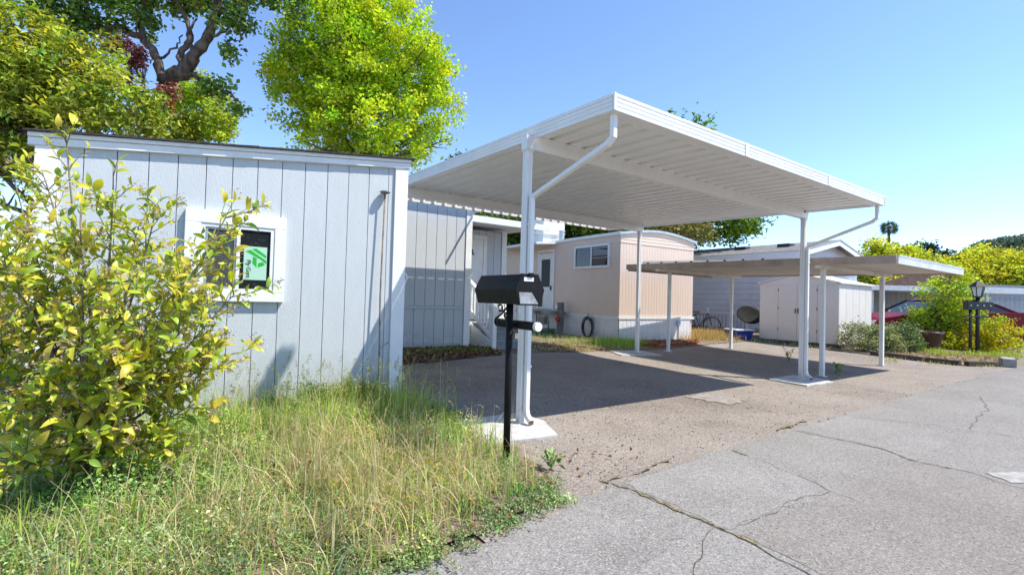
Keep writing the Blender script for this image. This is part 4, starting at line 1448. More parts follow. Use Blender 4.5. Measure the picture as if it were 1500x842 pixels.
MB().hexa([(13.0, 7.5, .10), (13.55, 7.35, .10), (13.75, 7.75, .10), (13.2, 7.9, .10)], [(12.93, 7.46, .36), (13.58, 7.29, .36), (13.83, 7.78, .36), (13.17, 7.96, .36)]).build('tub', M['blue'], bn, .015)
MB().hexa([(12.92, 7.45, .362), (13.59, 7.28, .362), (13.84, 7.79, .362), (13.16, 7.97, .362)], [(12.92, 7.45, .40), (13.59, 7.28, .40), (13.84, 7.79, .40), (13.16, 7.97, .40)]).build('rim', M['white_old'], bn, .006)
wf = thing('wire_fence', 'low dark wire fence in front of the lilac-grey house', 'fence', (14.5, 9.6, .15))
for k in range(26):
    t = k / 25
    p = Vector((13.2, 10.6, .15)).lerp(Vector((15.6, 8.7, .13)), t)
    MB().tube([p, p + Vector((0, 0, .62))], .008, 5).build('picket', M['black_flat'], wf)
for z in (.2, .66):
    MB().tube([(13.2, 10.6, .15 + z), (15.6, 8.7, .13 + z)], .008, 5).build('rail', M['black_flat'], wf)
# a bicycle lying against the wire fence, half hidden in the grass
bk = thing('bicycle', 'small dark bicycle leaning on the wire fence by the dish', 'bicycle', (13.9, 9.3, .14))
bd = Vector((.75, -.66, 0)).normalized()
for t in (-.40, .40):
    c = Vector((13.95, 9.3, .40)) + bd * t
    wv = MB().tube([c + bd * (.27 * math.cos(a / 10 * math.pi)) + Vector((0, 0, .27 * math.sin(a / 10 * math.pi))) for a in range(21)], .022, 6, False).build('wheel', M['tyre'], bk)
    sp_ = MB()
    for k in range(6):
        a = k / 6 * math.pi
        e = bd * (.25 * math.cos(a)) + Vector((0, 0, .25 * math.sin(a)))
        sp_.tube([c - e, c + e], .004, 4)
    sp_.build('spokes', M['galv'], wv)
c = Vector((13.95, 9.3, .40))
P0, P1, P2, P3 = c - bd * .40, c - bd * .12 + Vector((0, 0, .36)), c + bd * .28 + Vector((0, 0, .38)), c + Vector((0, 0, -.04))
fr_ = MB()
for a, b_ in ((P0, P1), (P1, P2), (P2, c + bd * .40), (P3, P1), (P3, P2), (P0, P3)):
    fr_.tube([a, b_], .016, 6)
fr_.build('frame', M['black_flat'], bk)
MB().bar(P1 + Vector((0, 0, .06)) - bd * .1, P1 + Vector((0, 0, .07)) + bd * .12, .10, .04).build('saddle', M['black_flat'], bk, .01)
MB().tube([P2, P2 + Vector((0, 0, .12)), P2 + Vector((.18, .16, .16))], .014, 6).build('handlebar', M['galv'], bk)
pt = thing('plant_pot', 'dark brown glazed pot at the foot of the leafy small tree', 'plant pot', (16.35, 4.12, .03))
MB().lathe([(.15, 0), (.24, .12), (.29, .30), (.31, .42), (.33, .44), (.33, .50), (.29, .50), (.28, .44)], (16.35, 4.12, .03), 20).build('bowl', M['terracotta'], pt, smooth=True)
MB().lathe([(.27, 0), (.27, .02)], (16.35, 4.12, .44), 16).build('soil', M['dirt'], pt)
# timber edging round the garden bed, loose blocks at the corner
for i, (a, b_) in enumerate((((13.35, 4.4), (13.2, 3.4)), ((13.19, 3.36), (13.08, 2.78)), ((13.12, 2.70), (13.7, 2.36)))):
    o = MB().bar((a[0], a[1], .045 + gz(a[1])), (b_[0], b_[1], .045 + gz(b_[1])), .10, .09).build('edging_board', M['bark_dark'], None, .008)
    tag(o, ['weathered dark edging board of the garden bed, far left length', 'weathered dark edging board of the garden bed, short middle length', 'weathered dark edging board of the garden bed facing the road'][i], 'edging board', 'edging boards round the garden bed')
for i, (x, y, a, lb) in enumerate(((14.02, 2.26, .3, 'grey concrete block at the corner of the garden bed'), (14.6, 2.36, .15, 'pale worn concrete kerb block right of the bed corner'))):
    o = MB().box(-.26, -.10, 0, .26, .10, .17 - .03 * i).build('concrete_block', M['concrete_old'], None, .012)
    o.location = (x, y, -.01)
    o.rotation_euler = (0, 0, a)
    tag(o, lb, 'concrete block')


# ================================================================== trees
MAPLE = [(.50, .66, .035), (.57, .70, .045), (.42, .60, .03), (.64, .72, .07), (.35, .52, .025)]
tree('maple_tree', 'tall bright lime-green spring maple behind the shed and carport', 'tree', (5.3, 16.87, .2),
     [(5.3, 16.87, .1), (5.25, 16.9, 3), (5.3, 16.85, 5.5), (5.25, 16.87, 7.5), (5.3, 16.8, 9.5), (5.2, 16.87, 11.5)],
     [(5.25, 16.85, 9.6, 2.45, 2.45, 2.4), (4.18, 17.63, 8.53, 2.05, 2.05, 2.17), (6.46, 16.05, 8.36, 1.88, 1.88, 2.29), (5.43, 16.81, 6.88, 2.53, 2.53, 1.8), (3.39, 18.19, 8.74, 1.08, 1.08, 1.2), (7.27, 15.46, 8.83, .87, .87, 1.08), (4.65, 17.2, 11.1, 1.3, 1.3, 1.6), (5.5, 16.65, 11.4, 1.2, 1.2, 1.7)],
     1120, 60, .115, .165, MAPLE, 'leaf_thin', bark='bark_dark', nlimb=60, flat=.75, r0=.20, shell=.5, up=.8, wr=.75, cvar=.17, jit=.14)
OAKC = [(.12, .24, .05), (.17, .30, .06), (.23, .34, .07), (.08, .17, .035)]
oak = tree('oak_tree', 'old oak with a gnarled twisted trunk and hanging dark green leaf clumps', 'tree', (-.75, 18.8, .2),
           [(-.75, 18.8, .1), (-.8, 18.78, 3.0), (-.72, 18.71, 5.7), (-.66, 18.63, 6.87), (-.48, 18.49, 7.55)],
           [(-1.94, 19.46, 9.58, 1.49, 1.49, .74), (-.39, 18.36, 10.25, 1.3, 1.3, .25), (1.21, 17.27, 8.95, .40, .42, .85), (1.27, 17.2, 9.8, .59, .59, .53), (.95, 17.5, 7.34, .6, .6, .24), (1.37, 17.21, 6.9, .3, .3, .36), (2.88, 16.08, 9.43, .45, .47, .68), (2.47, 16.35, 10.16, .85, .85, .38), (-2.79, 20.07, 9.13, 1.06, 1.06, .64), (-1.28, 18.97, 10.8, 2.5, 2.5, .35), (.97, 17.38, 11.1, 2.12, 2.12, .75), (-3.69, 20.68, 9.95, 1.27, 1.27, .85)],
           270, 56, .15, .15, OAKC, 'leaf', nlimb=0, flat=.9, r0=.36, wr=.7)
# gnarled limbs, drawn where they are seen against the sky
LB = MB()
for pts, r0, r1 in (([(-.48, 18.49, 7.5), (-.0, 18.15, 7.85), (.28, 17.94, 8.39), (.6, 17.69, 8.93), (.8, 17.53, 9.68), (.83, 17.48, 10.74)], .30, .11),
                    ([(-.48, 18.49, 7.45), (-.64, 18.58, 8.18), (-1.01, 18.83, 8.77), (-1.16, 18.91, 9.61), (-1.02, 18.79, 10.68)], .19, .07),
                    ([(0, 18.15, 7.85), (-.12, 18.22, 8.37), (.17, 18.0, 8.81), (.06, 18.06, 9.44), (-.4, 18.36, 10.27)], .15, .05),
                    ([(.05, 18.12, 7.8), (.56, 17.76, 7.62), (.92, 17.51, 7.35), (1.24, 17.29, 7.22), (1.42, 17.2, 7.0)], .12, .04),
                    ([(-1.01, 18.83, 8.77), (-1.58, 19.22, 9.17), (-2.1, 19.58, 9.11), (-2.79, 20.07, 9.09), (-3.32, 20.43, 9.32)], .14, .05),
                    ([(.6, 17.69, 8.93), (.95, 17.45, 9.05), (1.2, 17.3, 9.4)], .07, .03), ([(.8, 17.53, 9.68), (1.6, 16.9, 10.2), (2.5, 16.3, 10.2), (2.9, 16.1, 9.6)], .09, .03),
                    ([(-.64, 18.58, 8.18), (-.2, 18.3, 8.6), (-.05, 18.2, 9.0)], .06, .02), ([(.28, 17.94, 8.39), (.05, 18.0, 8.9), (.3, 17.9, 9.5)], .07, .03)):
    P = []
    for i in range(len(pts) - 1):
        a, b_ = Vector(pts[i]), Vector(pts[i + 1])
        for j in range(4):
            P.append(a.lerp(b_, j / 4) + Vector((rnd.uniform(-1, 1), rnd.uniform(-1, 1), rnd.uniform(-1, 1))) * .045)
    P.append(Vector(pts[-1]))
    n = len(P) - 1
    LB.tube(P, [(r0 + (r1 - r0) * i / n) * .78 * rnd.uniform(.85, 1.18) for i in range(n + 1)], 9)
LB.build('limb', M['bark'], oak, smooth=True)
tree('broadleaf_tree', 'yellow-green dense tree with drooping leaves left of the oak, above the shed', 'tree', (-2.6, 16.5, .2),
     [(-2.6, 16.5, .1), (-2.5, 16.4, 2.5), (-2.4, 16.3, 4.5), (-2.7, 16.5, 6.3)],
     [(-2.89, 16.55, 6.31, 1.44, 1.44, 1.27), (-1.89, 15.86, 5.67, 1.44, 1.44, .93), (-1.05, 15.28, 5.53, .65, .65, .65), (-3.48, 16.93, 7.31, 1.02, 1.02, .85), (-3.12, 16.74, 4.94, 1.36, 1.36, 1.02), (-3.71, 17.13, 5.94, 1.19, 1.19, 1.53), (-3.37, 16.94, 4.26, 1.02, 1.02, .51), (-2.34, 16.15, 6.67, 1.02, 1.02, .76), (-4.53, 17.72, 5.58, 1.36, 1.36, 2.04)],
     560, 56, .16, .17, [(.38, .46, .06), (.48, .54, .08), (.28, .38, .05), (.56, .56, .12), (.18, .27, .04)], 'leaf_thin', nlimb=30, flat=.8, shell=.62, wr=.40, r0=.2, cvar=.28, up=.8)
tree('maple_tree', 'slender dark red-leaved tree between the oak trunk and the yellow-green tree', 'tree', (-.7, 17.6, .2),
     [(-.7, 17.6, .1), (-.7, 17.6, 3), (-.75, 17.55, 5.5), (-.9, 17.6, 7)],
     [(-1.37, 17.88, 7.94, .5, .5, .34), (-1.05, 17.6, 7.6, .32, .32, .2), (-.30, 17.2, 6.5, .16, .2, .7), (-.95, 17.4, 5.88, .45, .4, .30), (-1.25, 17.7, 7.3, .34, .3, .3)],
     62, 36, .11, .12, [(.27, .06, .06), (.18, .035, .04), (.34, .12, .10)], 'leaf', nlimb=10, r0=.07, bark='bark_dark')
tree('broadleaf_tree', 'light green rounded tree behind the oak trunk, right of it', 'tree', (.5, 23.9, .2),
     [(.5, 23.9, .1), (.5, 23.9, 4), (.5, 23.9, 7.5)],
     [(.57, 23.84, 8.41, 1.42, 1.42, 1.27), (1.29, 23.35, 7.79, .79, .79, .71), (-.1, 24.33, 7.68, 1.13, 1.13, .71), (.41, 23.92, 9.54, .71, .71, .57)],
     190, 46, .16, .18, [(.42, .54, .06), (.52, .60, .08), (.30, .43, .05)], 'leaf_thin', nlimb=10)
tree('broadleaf_tree', 'tall mid-green tree rising behind the tan trailer, beyond the white carport', 'tree', (17.0, 13.6, .2),
     [(17, 13.6, .1), (17, 13.6, 3), (17.2, 13.4, 5), (17.8, 13, 7)],
     [(17.01, 13.6, 5.92, 3.27, 3.27, 2.53), (19.0, 12.23, 4.8, 1.78, 1.78, 1.25), (19.99, 11.55, 4.39, .83, .83, .65), (18.16, 12.74, 7.75, .89, .89, 1.43), (15.57, 14.62, 5.28, 2.68, 2.68, 1.78)],
     520, 50, .2, .27, [(.13, .27, .025), (.20, .35, .03), (.08, .18, .02), (.27, .36, .05)], 'leaf', nlimb=26)
tree('broadleaf_tree', 'olive-brown bushy tree just behind the tan trailer roof', 'tree', (14.8, 11.0, .2),
     [(14.8, 11.0, .1), (14.8, 11.0, 1.8), (14.7, 11.0, 3.2)],
     [(14.94, 10.84, 3.66, 1.04, 1.04, .59), (14.22, 11.33, 3.76, 1.24, 1.24, .69), (15.45, 10.48, 3.55, .59, .59, .4)],
     150, 46, .12, .16, [(.24, .22, .06), (.30, .25, .10), (.18, .20, .05)], 'leaf', nlimb=10)
tree('hedge_tree', 'dark green hedge-like tree seen between the porch roof and the carport', 'tree', (13.4, 19.8, .2),
     [(13.4, 19.8, .1), (13.4, 19.8, 2.5), (12.8, 20.2, 5), (11.5, 21, 7.4)],
     [(12.83, 20.23, 4.69, 2.04, 2.04, .95), (14.78, 18.86, 4.58, 2.04, 2.04, .95), (11.48, 21.1, 7.53, .48, .48, 1.09), (12.6, 20.2, 3, 2, 2, 1.3)],
     240, 50, .2, .26, [(.06, .13, .015), (.11, .19, .02), (.15, .22, .03)], 'leaf', nlimb=12)
tree('hedge_tree', 'dark green tree behind the vent stack of the tan trailer', 'tree', (17.2, 17.2, .2),
     [(17.2, 17.2, .1), (17.2, 17.2, 2.5), (17.2, 17.2, 5)],
     [(16.73, 17.49, 4.65, 2.04, 2.04, 1.09), (17.85, 16.71, 4.52, 1.7, 1.7, 1.02), (17.2, 17.2, 3, 2, 2, 1.2)],
     200, 50, .2, .26, [(.05, .13, .012), (.08, .17, .015), (.13, .22, .025)], 'leaf', nlimb=10)
GOLD = [(.68, .66, .05), (.72, .67, .06), (.54, .60, .05), (.42, .53, .05), (.74, .66, .09)]
for lb, bs_, bl in (('golden yellow-green tree behind the low carport roof, below the palm', (54, 17, 0), [(53.89, 17.08, 5.15, 2.87, 2.87, 1.78), (52.46, 18.1, 4.34, 2.55, 2.55, 1.27), (55.45, 15.98, 5.4, 2.55, 2.55, 1.59), (57.05, 14.88, 4.5, 2.23, 2.23, 1.15), (53.56, 17.26, 7.05, .76, .76, .64), (54, 17, 3.1, 4.5, 3, 1.2)]),
                    ('golden tree in the middle of the row above the lantern', (67, 13.8, 0), [(66.56, 14.3, 5.27, 2.83, 2.83, 1.56), (68.57, 12.88, 5.76, 2.97, 2.97, 1.98), (67.47, 13.69, 4.16, 3.54, 3.54, 1.42), (65, 15.2, 3.6, 3, 3, 1.3)]),
                    ('golden tree at the right edge of the photo, in front of the wooded hill', (68, 10.8, 0), [(68.61, 10.41, 5.53, 3.06, 3.06, 1.63), (67.26, 11.39, 4.4, 3.4, 3.4, 1.36), (70.84, 8.85, 5.41, 3.4, 3.4, 2.04), (70, 9, 3.3, 4, 3, 1.3)])):
    tree('golden_tree', lb, 'tree', bs_, [bs_, (bs_[0], bs_[1], 2.2), (bs_[0], bs_[1], 4.6)], bl, 330, 60, .30, .40, GOLD, 'leaf_thin', group='golden trees beyond the far carport', nlimb=8, flat=.7, cvar=.3, bark='bark_dark')
for i, (x, y, z, r_, h, lb) in enumerate(((113.97, 29.76, 11.46, 2.8, 2.4, 'blue-green tree in the distance right of the palm, tallest of its clump'), (116.61, 27.93, 10.2, 3.2, 2.0, 'blue-green distant tree at the right end of its clump'), (111.9, 31.2, 10.2, 2.6, 2.0, 'blue-green distant tree right beneath the palm'))):
    tree('distant_tree', lb, 'tree', (x, y, 0), [(x, y, 0), (x, y, 5), (x, y, z)], [(x, y, z, r_, r_, h), (x, y, z - 2.5, r_ * 1.1, r_, 2.2), (x + .5, y - .5, z - 5, r_, r_, 2.4)], 150, 26, .6, .5, [(.045, .085, .04), (.065, .11, .05), (.03, .06, .03)], 'needle', group='distant trees right of the palm', nlimb=4, bark='bark_dark')
# palm: trunk, drooping fan leaves, skirt of dead leaves
pl = thing('palm_tree', 'tall fan palm standing above the golden trees on the skyline', 'tree', (96.7, 29.57, 0))
MB().tube([(96.7, 29.57, 0), (96.8, 29.5, 6), (96.75, 29.55, 10), (96.7, 29.57, 14.3)], [.32, .25, .22, .20], 8).build('trunk', M['bark_dark'], pl)
pc = np.array([96.7, 29.57, 14.5])
for k in range(40):
    az = k * 2.39996
    el = math.asin(-.66 + 1.6 * (k + .5) / 40)
    d = Vector((math.cos(az) * math.cos(el), math.sin(az) * math.cos(el), math.sin(el)))
    hub = Vector(pc) + d * rnd.uniform(.60, .90)
    mb = MB()
    mb.tube([Vector(pc), hub], .025, 4)
    s1 = d.orthogonal().normalized()
    s1 = (Matrix.Rotation(rnd.uniform(0, 3.14), 3, d) @ s1).normalized()
    s2 = s1.cross(d)
    for j in range(9):
        a = R(-88 + 22 * j)
        tip = hub + (d * math.cos(a) + s1 * math.sin(a)) * .80 + Vector((0, 0, -.22))
        q = (tip - hub).cross(s2).normalized() * .06
        m_ = hub.lerp(tip, .55)
        mb.add([hub, m_ + q, tip, m_ - q, m_ + s2 * .03], [(0, 1, 4), (1, 2, 4), (2, 3, 4), (3, 0, 4)])
    o = mb.build('frond', None, pl)
    t_ = np.tile(np.array([[.08, .12, .05]]) * rnd.uniform(.6, 1.4), (len(o.data.vertices), 1))
    a_ = o.data.color_attributes.new('tint', 'FLOAT_COLOR', 'POINT')
    a_.data.foreach_set('color', np.concatenate([t_, np.ones((len(t_), 1))], 1).astype(np.float32).ravel())
    o.data.materials.append(M['needle'])
# wooded hill
hx = []
prof = [(546, 105, 0), (551, 101, 6), (556, 97, 34), (562, 93, 50), (569, 88, 57), (578, 82, 62), (603.4, 64, 66), (645.4, 34.7, 64), (720, -20, 50), (760, -50, 30), (800, -80, 0)]
v, f = [], []
dx_, dy_ = .81, .58
m_ = 9
for i, (x, y, z) in enumerate(prof):
    for j in range(m_):
        t = j / (m_ - 1) * 2 - 1
        hgt = z * (math.cos(t * math.pi / 2) ** .8) - 2
        v.append((x + dx_ * t * 170 + 40, y + dy_ * t * 170 + 28, hgt))
for i in range(len(prof) - 1):
    for j in range(m_ - 1):
        a = i * m_ + j
        f.append((a, a + 1, a + 1 + m_, a + m_))
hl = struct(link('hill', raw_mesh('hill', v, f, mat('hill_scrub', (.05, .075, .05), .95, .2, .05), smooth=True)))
V = np.array(v).reshape(len(prof), m_, 3)
NH = 2600
i = rng.random(NH) * (len(prof) - 1.001)
j = rng.random(NH) * (m_ - 1) * .56
i0, j0 = i.astype(int), j.astype(int)
fi, fj = (i - i0)[:, None], (j - j0)[:, None]
c = V[i0, j0] * (1 - fi) * (1 - fj) + V[i0 + 1, j0] * fi * (1 - fj) + V[i0, j0 + 1] * (1 - fi) * fj + V[i0 + 1, j0 + 1] * fi * fj
c[:, 2] += 2 + rng.random(NH) * 4
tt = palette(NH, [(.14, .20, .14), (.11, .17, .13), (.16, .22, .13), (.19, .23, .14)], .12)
per = 26
cc = np.repeat(c, per, 0)
dd = unit(rng.normal(size=(len(cc), 3)))
cc = cc + dd * np.repeat(3.0 + 2.4 * rng.random(NH), per)[:, None] * np.array([1, 1, .8])
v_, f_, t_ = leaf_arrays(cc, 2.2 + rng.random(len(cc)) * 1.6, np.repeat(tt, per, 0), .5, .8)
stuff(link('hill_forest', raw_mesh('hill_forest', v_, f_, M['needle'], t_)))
# a band of far trees and scrub along the rest of the horizon, so the neighbourhood goes on
for k in range(1):
    n = 420
    ang = rng.uniform(R(-40), R(205), n)
    d_ = rng.uniform(75, 150, n)
    c = np.stack([np.cos(ang) * d_, np.sin(ang) * d_, rng.uniform(.5, 3.2, n)], 1)
    per = 40
    cc = np.repeat(c, per, 0) + rng.normal(size=(n * per, 3)) * np.array([2.0, 2.0, 1.0])
    tt = np.repeat(palette(n, [(.07, .12, .03), (.11, .16, .04), (.05, .09, .03), (.2, .2, .04)], .2), per, 0)
    v_, f_, t_ = leaf_arrays(cc, .8 + rng.random(len(cc)) * .6, tt, .5, .8)
    stuff(link('distant_trees', raw_mesh('distant_trees', v_, f_, M['needle'], t_)))
# clay roofs glimpsed through the golden trees
for i, (x, y, z, lb) in enumerate(((40.5, 10.0, 3.2, 'clay roofed house far off behind the leafy small tree'),)):
    hh = thing('distant_house', lb, 'house', (x, y, 0))
    MB().box(x - 2.2, y - 2, 0, x + 2.2, y + 2, z - .6).build('wall', M['beige_light'], hh)
    MB().prism([(x - 2.6, y - 2.4, z - .6), (x - 2.6, y + 2.4, z - .6), (x - 2.6, y, z + .25)], (5.2, 0, 0)).build('roof', M['terra_roof'], hh)
    MB().box(x + .5, y - .9, z - .4, x + 1.0, y - .4, z + .45).build('chimney', M['terra_roof'], hh)
# dark trees across the road, mirrored in the shed window
for x, y, lb in ((2.6, -13.5, 'dark green street tree across the road, mirrored in the shed window'), (-4, -15.5, 'dark green street tree across the road, further left')):
    tree('street_tree', lb, 'tree', (x, y, 0), [(x, y, 0), (x, y, 1.5), (x, y, 3.4)], [(x, y, 3.4, 3, 2.4, 1.9), (x + 1.8, y, 2.0, 2.4, 2, 1.3), (x - 2, y, 2.2, 2.4, 2, 1.4)], 160, 34, .32, .35, [(.05, .11, .02), (.08, .15, .03), (.12, .19, .04)], 'leaf', nlimb=6)

# ================================================================== shrubs of the garden bed
tree('small_tree', 'leafy yellow-green small tree growing by the brown pot in front of the red car', 'tree', (18.44, 4.14, .02),
     [(18.38, 4.14, 0), (18.40, 4.15, .5), (18.38, 4.17, 1.0), (18.38, 4.17, 1.6)],
     [(18.38, 4.17, 1.6, .72, .72, .62), (18.58, 4.05, .82, .74, .74, .64), (18.06, 4.42, .8, .52, .52, .46), (17.63, 4.72, .95, .22, .22, .28), (18.60, 4.08, 2.15, .35, .3, .25)],
     210, 42, .075, .10, [(.44, .58, .05), (.55, .65, .07), (.31, .46, .04), (.62, .66, .08)], 'leaf_thin', nlimb=16, r0=.05, bark='twig', shell=.4)
tree('shrub', 'bright yellow low shrub round the foot of the lamp post', 'shrub', (18.49, 3.22, 0),
     [(18.49, 3.28, 0), (18.49, 3.28, .2), (18.49, 3.28, .5)],
     [(18.58, 3.28, .47, .67, .67, .46), (18.05, 3.65, .32, .49, .49, .39), (18.96, 3.00, .56, .32, .32, .35), (18.52, 3.33, .17, .79, .79, .22), (17.87, 3.78, .15, .44, .44, .2)],
     200, 40, .06, .075, [(.58, .52, .015), (.62, .52, .02), (.38, .44, .02), (.48, .47, .02)], 'leaf_thin', nlimb=14, r0=.02, bark='twig')
SAGE = [(.24, .28, .12), (.34, .37, .19), (.16, .21, .07), (.42, .44, .28)]
tree('shrub', 'grey-green sage bush at the corner of the beige shed', 'shrub', (14.3, 4.65, .02), [(14.3, 4.65, 0), (14.3, 4.65, .15), (14.3, 4.65, .4)],
     [(14.05, 4.83, .35, .54, .54, .37), (14.55, 4.48, .23, .44, .44, .27), (14.41, 4.58, .45, .41, .41, .27)], 170, 40, .05, .07, SAGE, 'leaf', group='sage bushes in the garden bed', nlimb=16, r0=.015, bark='twig')
tree('shrub', 'darker grey-green sage bush left of the brown pot', 'shrub', (15.3, 4.3, .02), [(15.3, 4.3, 0), (15.3, 4.3, .15), (15.3, 4.3, .4)],
     [(15.22, 4.33, .4, .42, .42, .38), (15.12, 4.4, .17, .38, .38, .2), (15.42, 4.2, .25, .2, .2, .2)], 130, 40, .05, .07, [(.14, .21, .07), (.24, .30, .13), (.09, .15, .05)], 'leaf', group='sage bushes in the garden bed', nlimb=12, r0=.015, bark='twig')


# ================================================================== the lemon bush in the foreground
lem = thing('lemon_bush', 'sparse yellow-leaved lemon bush in front of the shed, left foreground', 'shrub', (-.38, 3.6, 0))
root_p = Vector((-.36, 3.62, 0))
TG = [(-.53, 3.65, 2.03), (-.29, 3.36, 1.78), (-.65, 3.86, 1.76), (-.81, 4.09, 1.74), (-.09, 3.23, 1.55), (.21, 2.96, 1.48), (.27, 2.98, 1.08), (.22, 3.03, .75), (.13, 3.1, .49), (.02, 3.19, .26), (-.15, 2.91, 1.17), (-.37, 3.19, 1.1), (-.59, 3.59, 1.16), (-.67, 3.53, .87), (-.18, 2.89, .78), (-.39, 3.03, .65), (-.54, 3.14, .52), (-.08, 2.94, .64), (-.24, 2.88, .48), (-.57, 3.11, .28), (-1.03, 4.14, 1.35), (-1.0, 3.88, .78), (-.44, 3.59, 1.55), (.07, 3.0, 1.18), (.05, 2.9, .91), (-.19, 3.54, 1.42), (-.68, 3.28, 1.22), (-.31, 2.91, .85), (-.04, 2.84, 1.04), (-.72, 3.67, 1.45), (.17, 3.29, 1.27), (.04, 3.41, .64), (-.85, 3.7, 1.5), (-.9, 3.6, 1.1), (-.8, 3.4, .6)]
bmb = MB()
tw = MB()
LP, LD, LS, LC, BL = [], [], [], [], []
bmb.tube([root_p, root_p + Vector((.02, -.03, .14)), root_p + Vector((-.02, -.05, .30)), root_p + Vector((.0, -.08, .45))], [.048, .042, .036, .02], 9)


def twig(a, d, L, r, mb, depth, sparse=False):
    pts = [a]
    p = a.copy()
    n = 5
    d = d.normalized()
    for i in range(n):
        d = (d + Vector((rnd.uniform(-1, 1), rnd.uniform(-1, 1), rnd.uniform(-.5, .9))) * .16).normalized()
        p = p + d * L / n
        pts.append(p.copy())
    mb.tube(pts, [r * (1 - .75 * i / n) for i in range(n + 1)], 5, False)
    k = int(L / (.020 if not sparse else .034))
    for i in range(k):
        t = (i + rnd.random()) / k
        if t < .18:
            continue
        q = pts[min(int(t * n), n - 1)].lerp(pts[min(int(t * n), n - 1) + 1], t * n - int(t * n))
        az = i * 2.4 + rnd.uniform(-.4, .4)
        sd1 = d.orthogonal().normalized()
        sd2 = d.cross(sd1)
        out = (sd1 * math.cos(az) + sd2 * math.sin(az)) * .85 + d * .55 + Vector((0, 0, .15))
        LP.append(q)
        LD.append(out.normalized())
        LS.append(rnd.uniform(.040, .082) * (1.25 if rnd.random() < .15 else 1))
    if rnd.random() < .55:
        BL.append(pts[-1])
    return pts


for q in TG:
    q = Vector(q)
    a = root_p + Vector((rnd.uniform(-.04, .04), rnd.uniform(-.09, -.02), rnd.uniform(.05, .40)))
    spike = q.z > 1.95
    L = (q - a).length
    mid1 = a.lerp(q, .35) + Vector((0, 0, -.10 * L if q.z < 1.2 else .02)) + Vector((rnd.uniform(-1, 1), rnd.uniform(-1, 1), 0)) * .06
    mid2 = a.lerp(q, .7) + Vector((0, 0, .04)) + Vector((rnd.uniform(-1, 1), rnd.uniform(-1, 1), rnd.uniform(-.5, 1))) * .06
    P = []
    for i in range(11):
        t = i / 10
        P.append(a * (1 - t) ** 3 + mid1 * 3 * t * (1 - t) ** 2 + mid2 * 3 * t * t * (1 - t) + q * t ** 3)
    bmb.tube(P, [.011 * (1 - .78 * i / 10) for i in range(11)], 7)
    if spike:
        for t, dx in ((.80, .5), (.86, -.6), (.93, .35), (.97, -.2)):
            i = int(t * 10)
            twig(P[i], (P[10] - P[8]).normalized() + Vector((dx, -.2, .1)), .17, .0035, tw, 1, True)
        twig(P[9], P[10] - P[9], .10, .003, tw, 1)
        continue
    for k in range(26):
        t = rnd.uniform(.26, 1.0)
        i = min(9, int(t * 10))
        b0 = P[i].lerp(P[i + 1], t * 10 - i if t < 1 else 1)
        ax = (P[i + 1] - P[i]).normalized()
        sd1 = ax.orthogonal().normalized()
        az = rnd.uniform(0, 6.28)
        d = ax * .6 + (sd1 * math.cos(az) + ax.cross(sd1) * math.sin(az)) * .9 + Vector((0, 0, .30))
        pts = twig(b0, d, rnd.uniform(.10, .24), .0034, tw, 1, rnd.random() < .45)
        if rnd.random() < .35:
            twig(pts[3], d + Vector((rnd.uniform(-1, 1), rnd.uniform(-1, 1), .3)), rnd.uniform(.06, .14), .0022, tw, 2)
    if rnd.random() < .5:                                         # bare grey twiglets
        for _ in range(4):
            i = rnd.randint(3, 9)
            e = P[i] + Vector((rnd.uniform(-1, 1), rnd.uniform(-1, 1), rnd.uniform(-.2, .8))) * .16
            tw.tube([P[i], P[i].lerp(e, .5) + Vector((0, 0, .015)), e], [.003, .002, .001], 4, False)
bmb.build('branch', M['twig'], lem, smooth=True)
stuff(tw.build('twigs', M['greentwig'], lem))
LCOL = [(.58, .64, .05), (.66, .62, .05), (.46, .57, .04), (.36, .50, .05), (.72, .60, .06), (.24, .39, .05), (.52, .60, .05), (.64, .52, .07)]
NS = 5


def leaf_template(curl_, wd):
    v, f = [], []
    for i in range(NS + 1):
        t = i / NS
        w_ = wd * math.sin(math.pi * min(1, t * .93 + .05)) ** .8 * (1 - .25 * t)
        z = -curl_ * (t - .35) ** 2
        if i in (0, NS):
            v.append((t, 0, z))
        else:
            v += [(t, -w_, z + w_ * .35), (t, 0, z), (t, w_, z + w_ * .35)]
    f += [(0, 2, 1), (0, 3, 2)]
    for i in range(1, NS - 1):
        a = 1 + (i - 1) * 3
        b_ = a + 3
        f += [(a, a + 1, b_ + 1, b_), (a + 1, a + 2, b_ + 2, b_ + 1)]
    a = 1 + (NS - 2) * 3
    e = len(v) - 1
    f += [(a, a + 1, e), (a + 1, a + 2, e)]
    return np.array(v), f


def leaf_frame(p, d, s):
    d = Vector(d).normalized()
    n_ = Vector((rnd.uniform(-.7, .7), rnd.uniform(-.9, .3), rnd.uniform(.25, 1.2)))
    y = n_.cross(d).normalized()
    n_ = d.cross(y).normalized()
    return Matrix(((d.x * s, y.x * s, n_.x * s, p.x), (d.y * s, y.y * s, n_.y * s, p.y), (d.z * s, y.z * s, n_.z * s, p.z), (0, 0, 0, 1)))


templates = [leaf_template(.35, .21), leaf_template(.75, .24), leaf_template(.15, .19), leaf_template(.5, .26)]
shared = []
for k, c in enumerate(LCOL):
    tv, tf = templates[k % 4]
    g_ = 1 - .22 * np.clip(np.abs(tv[:, 1:2]) / .2, 0, 1) * 0
    tint = np.tile(np.array([c]), (len(tv), 1))
    shared.append(raw_mesh('leaf', tv, tf, M['leaf_waxy'], tint, smooth=True))
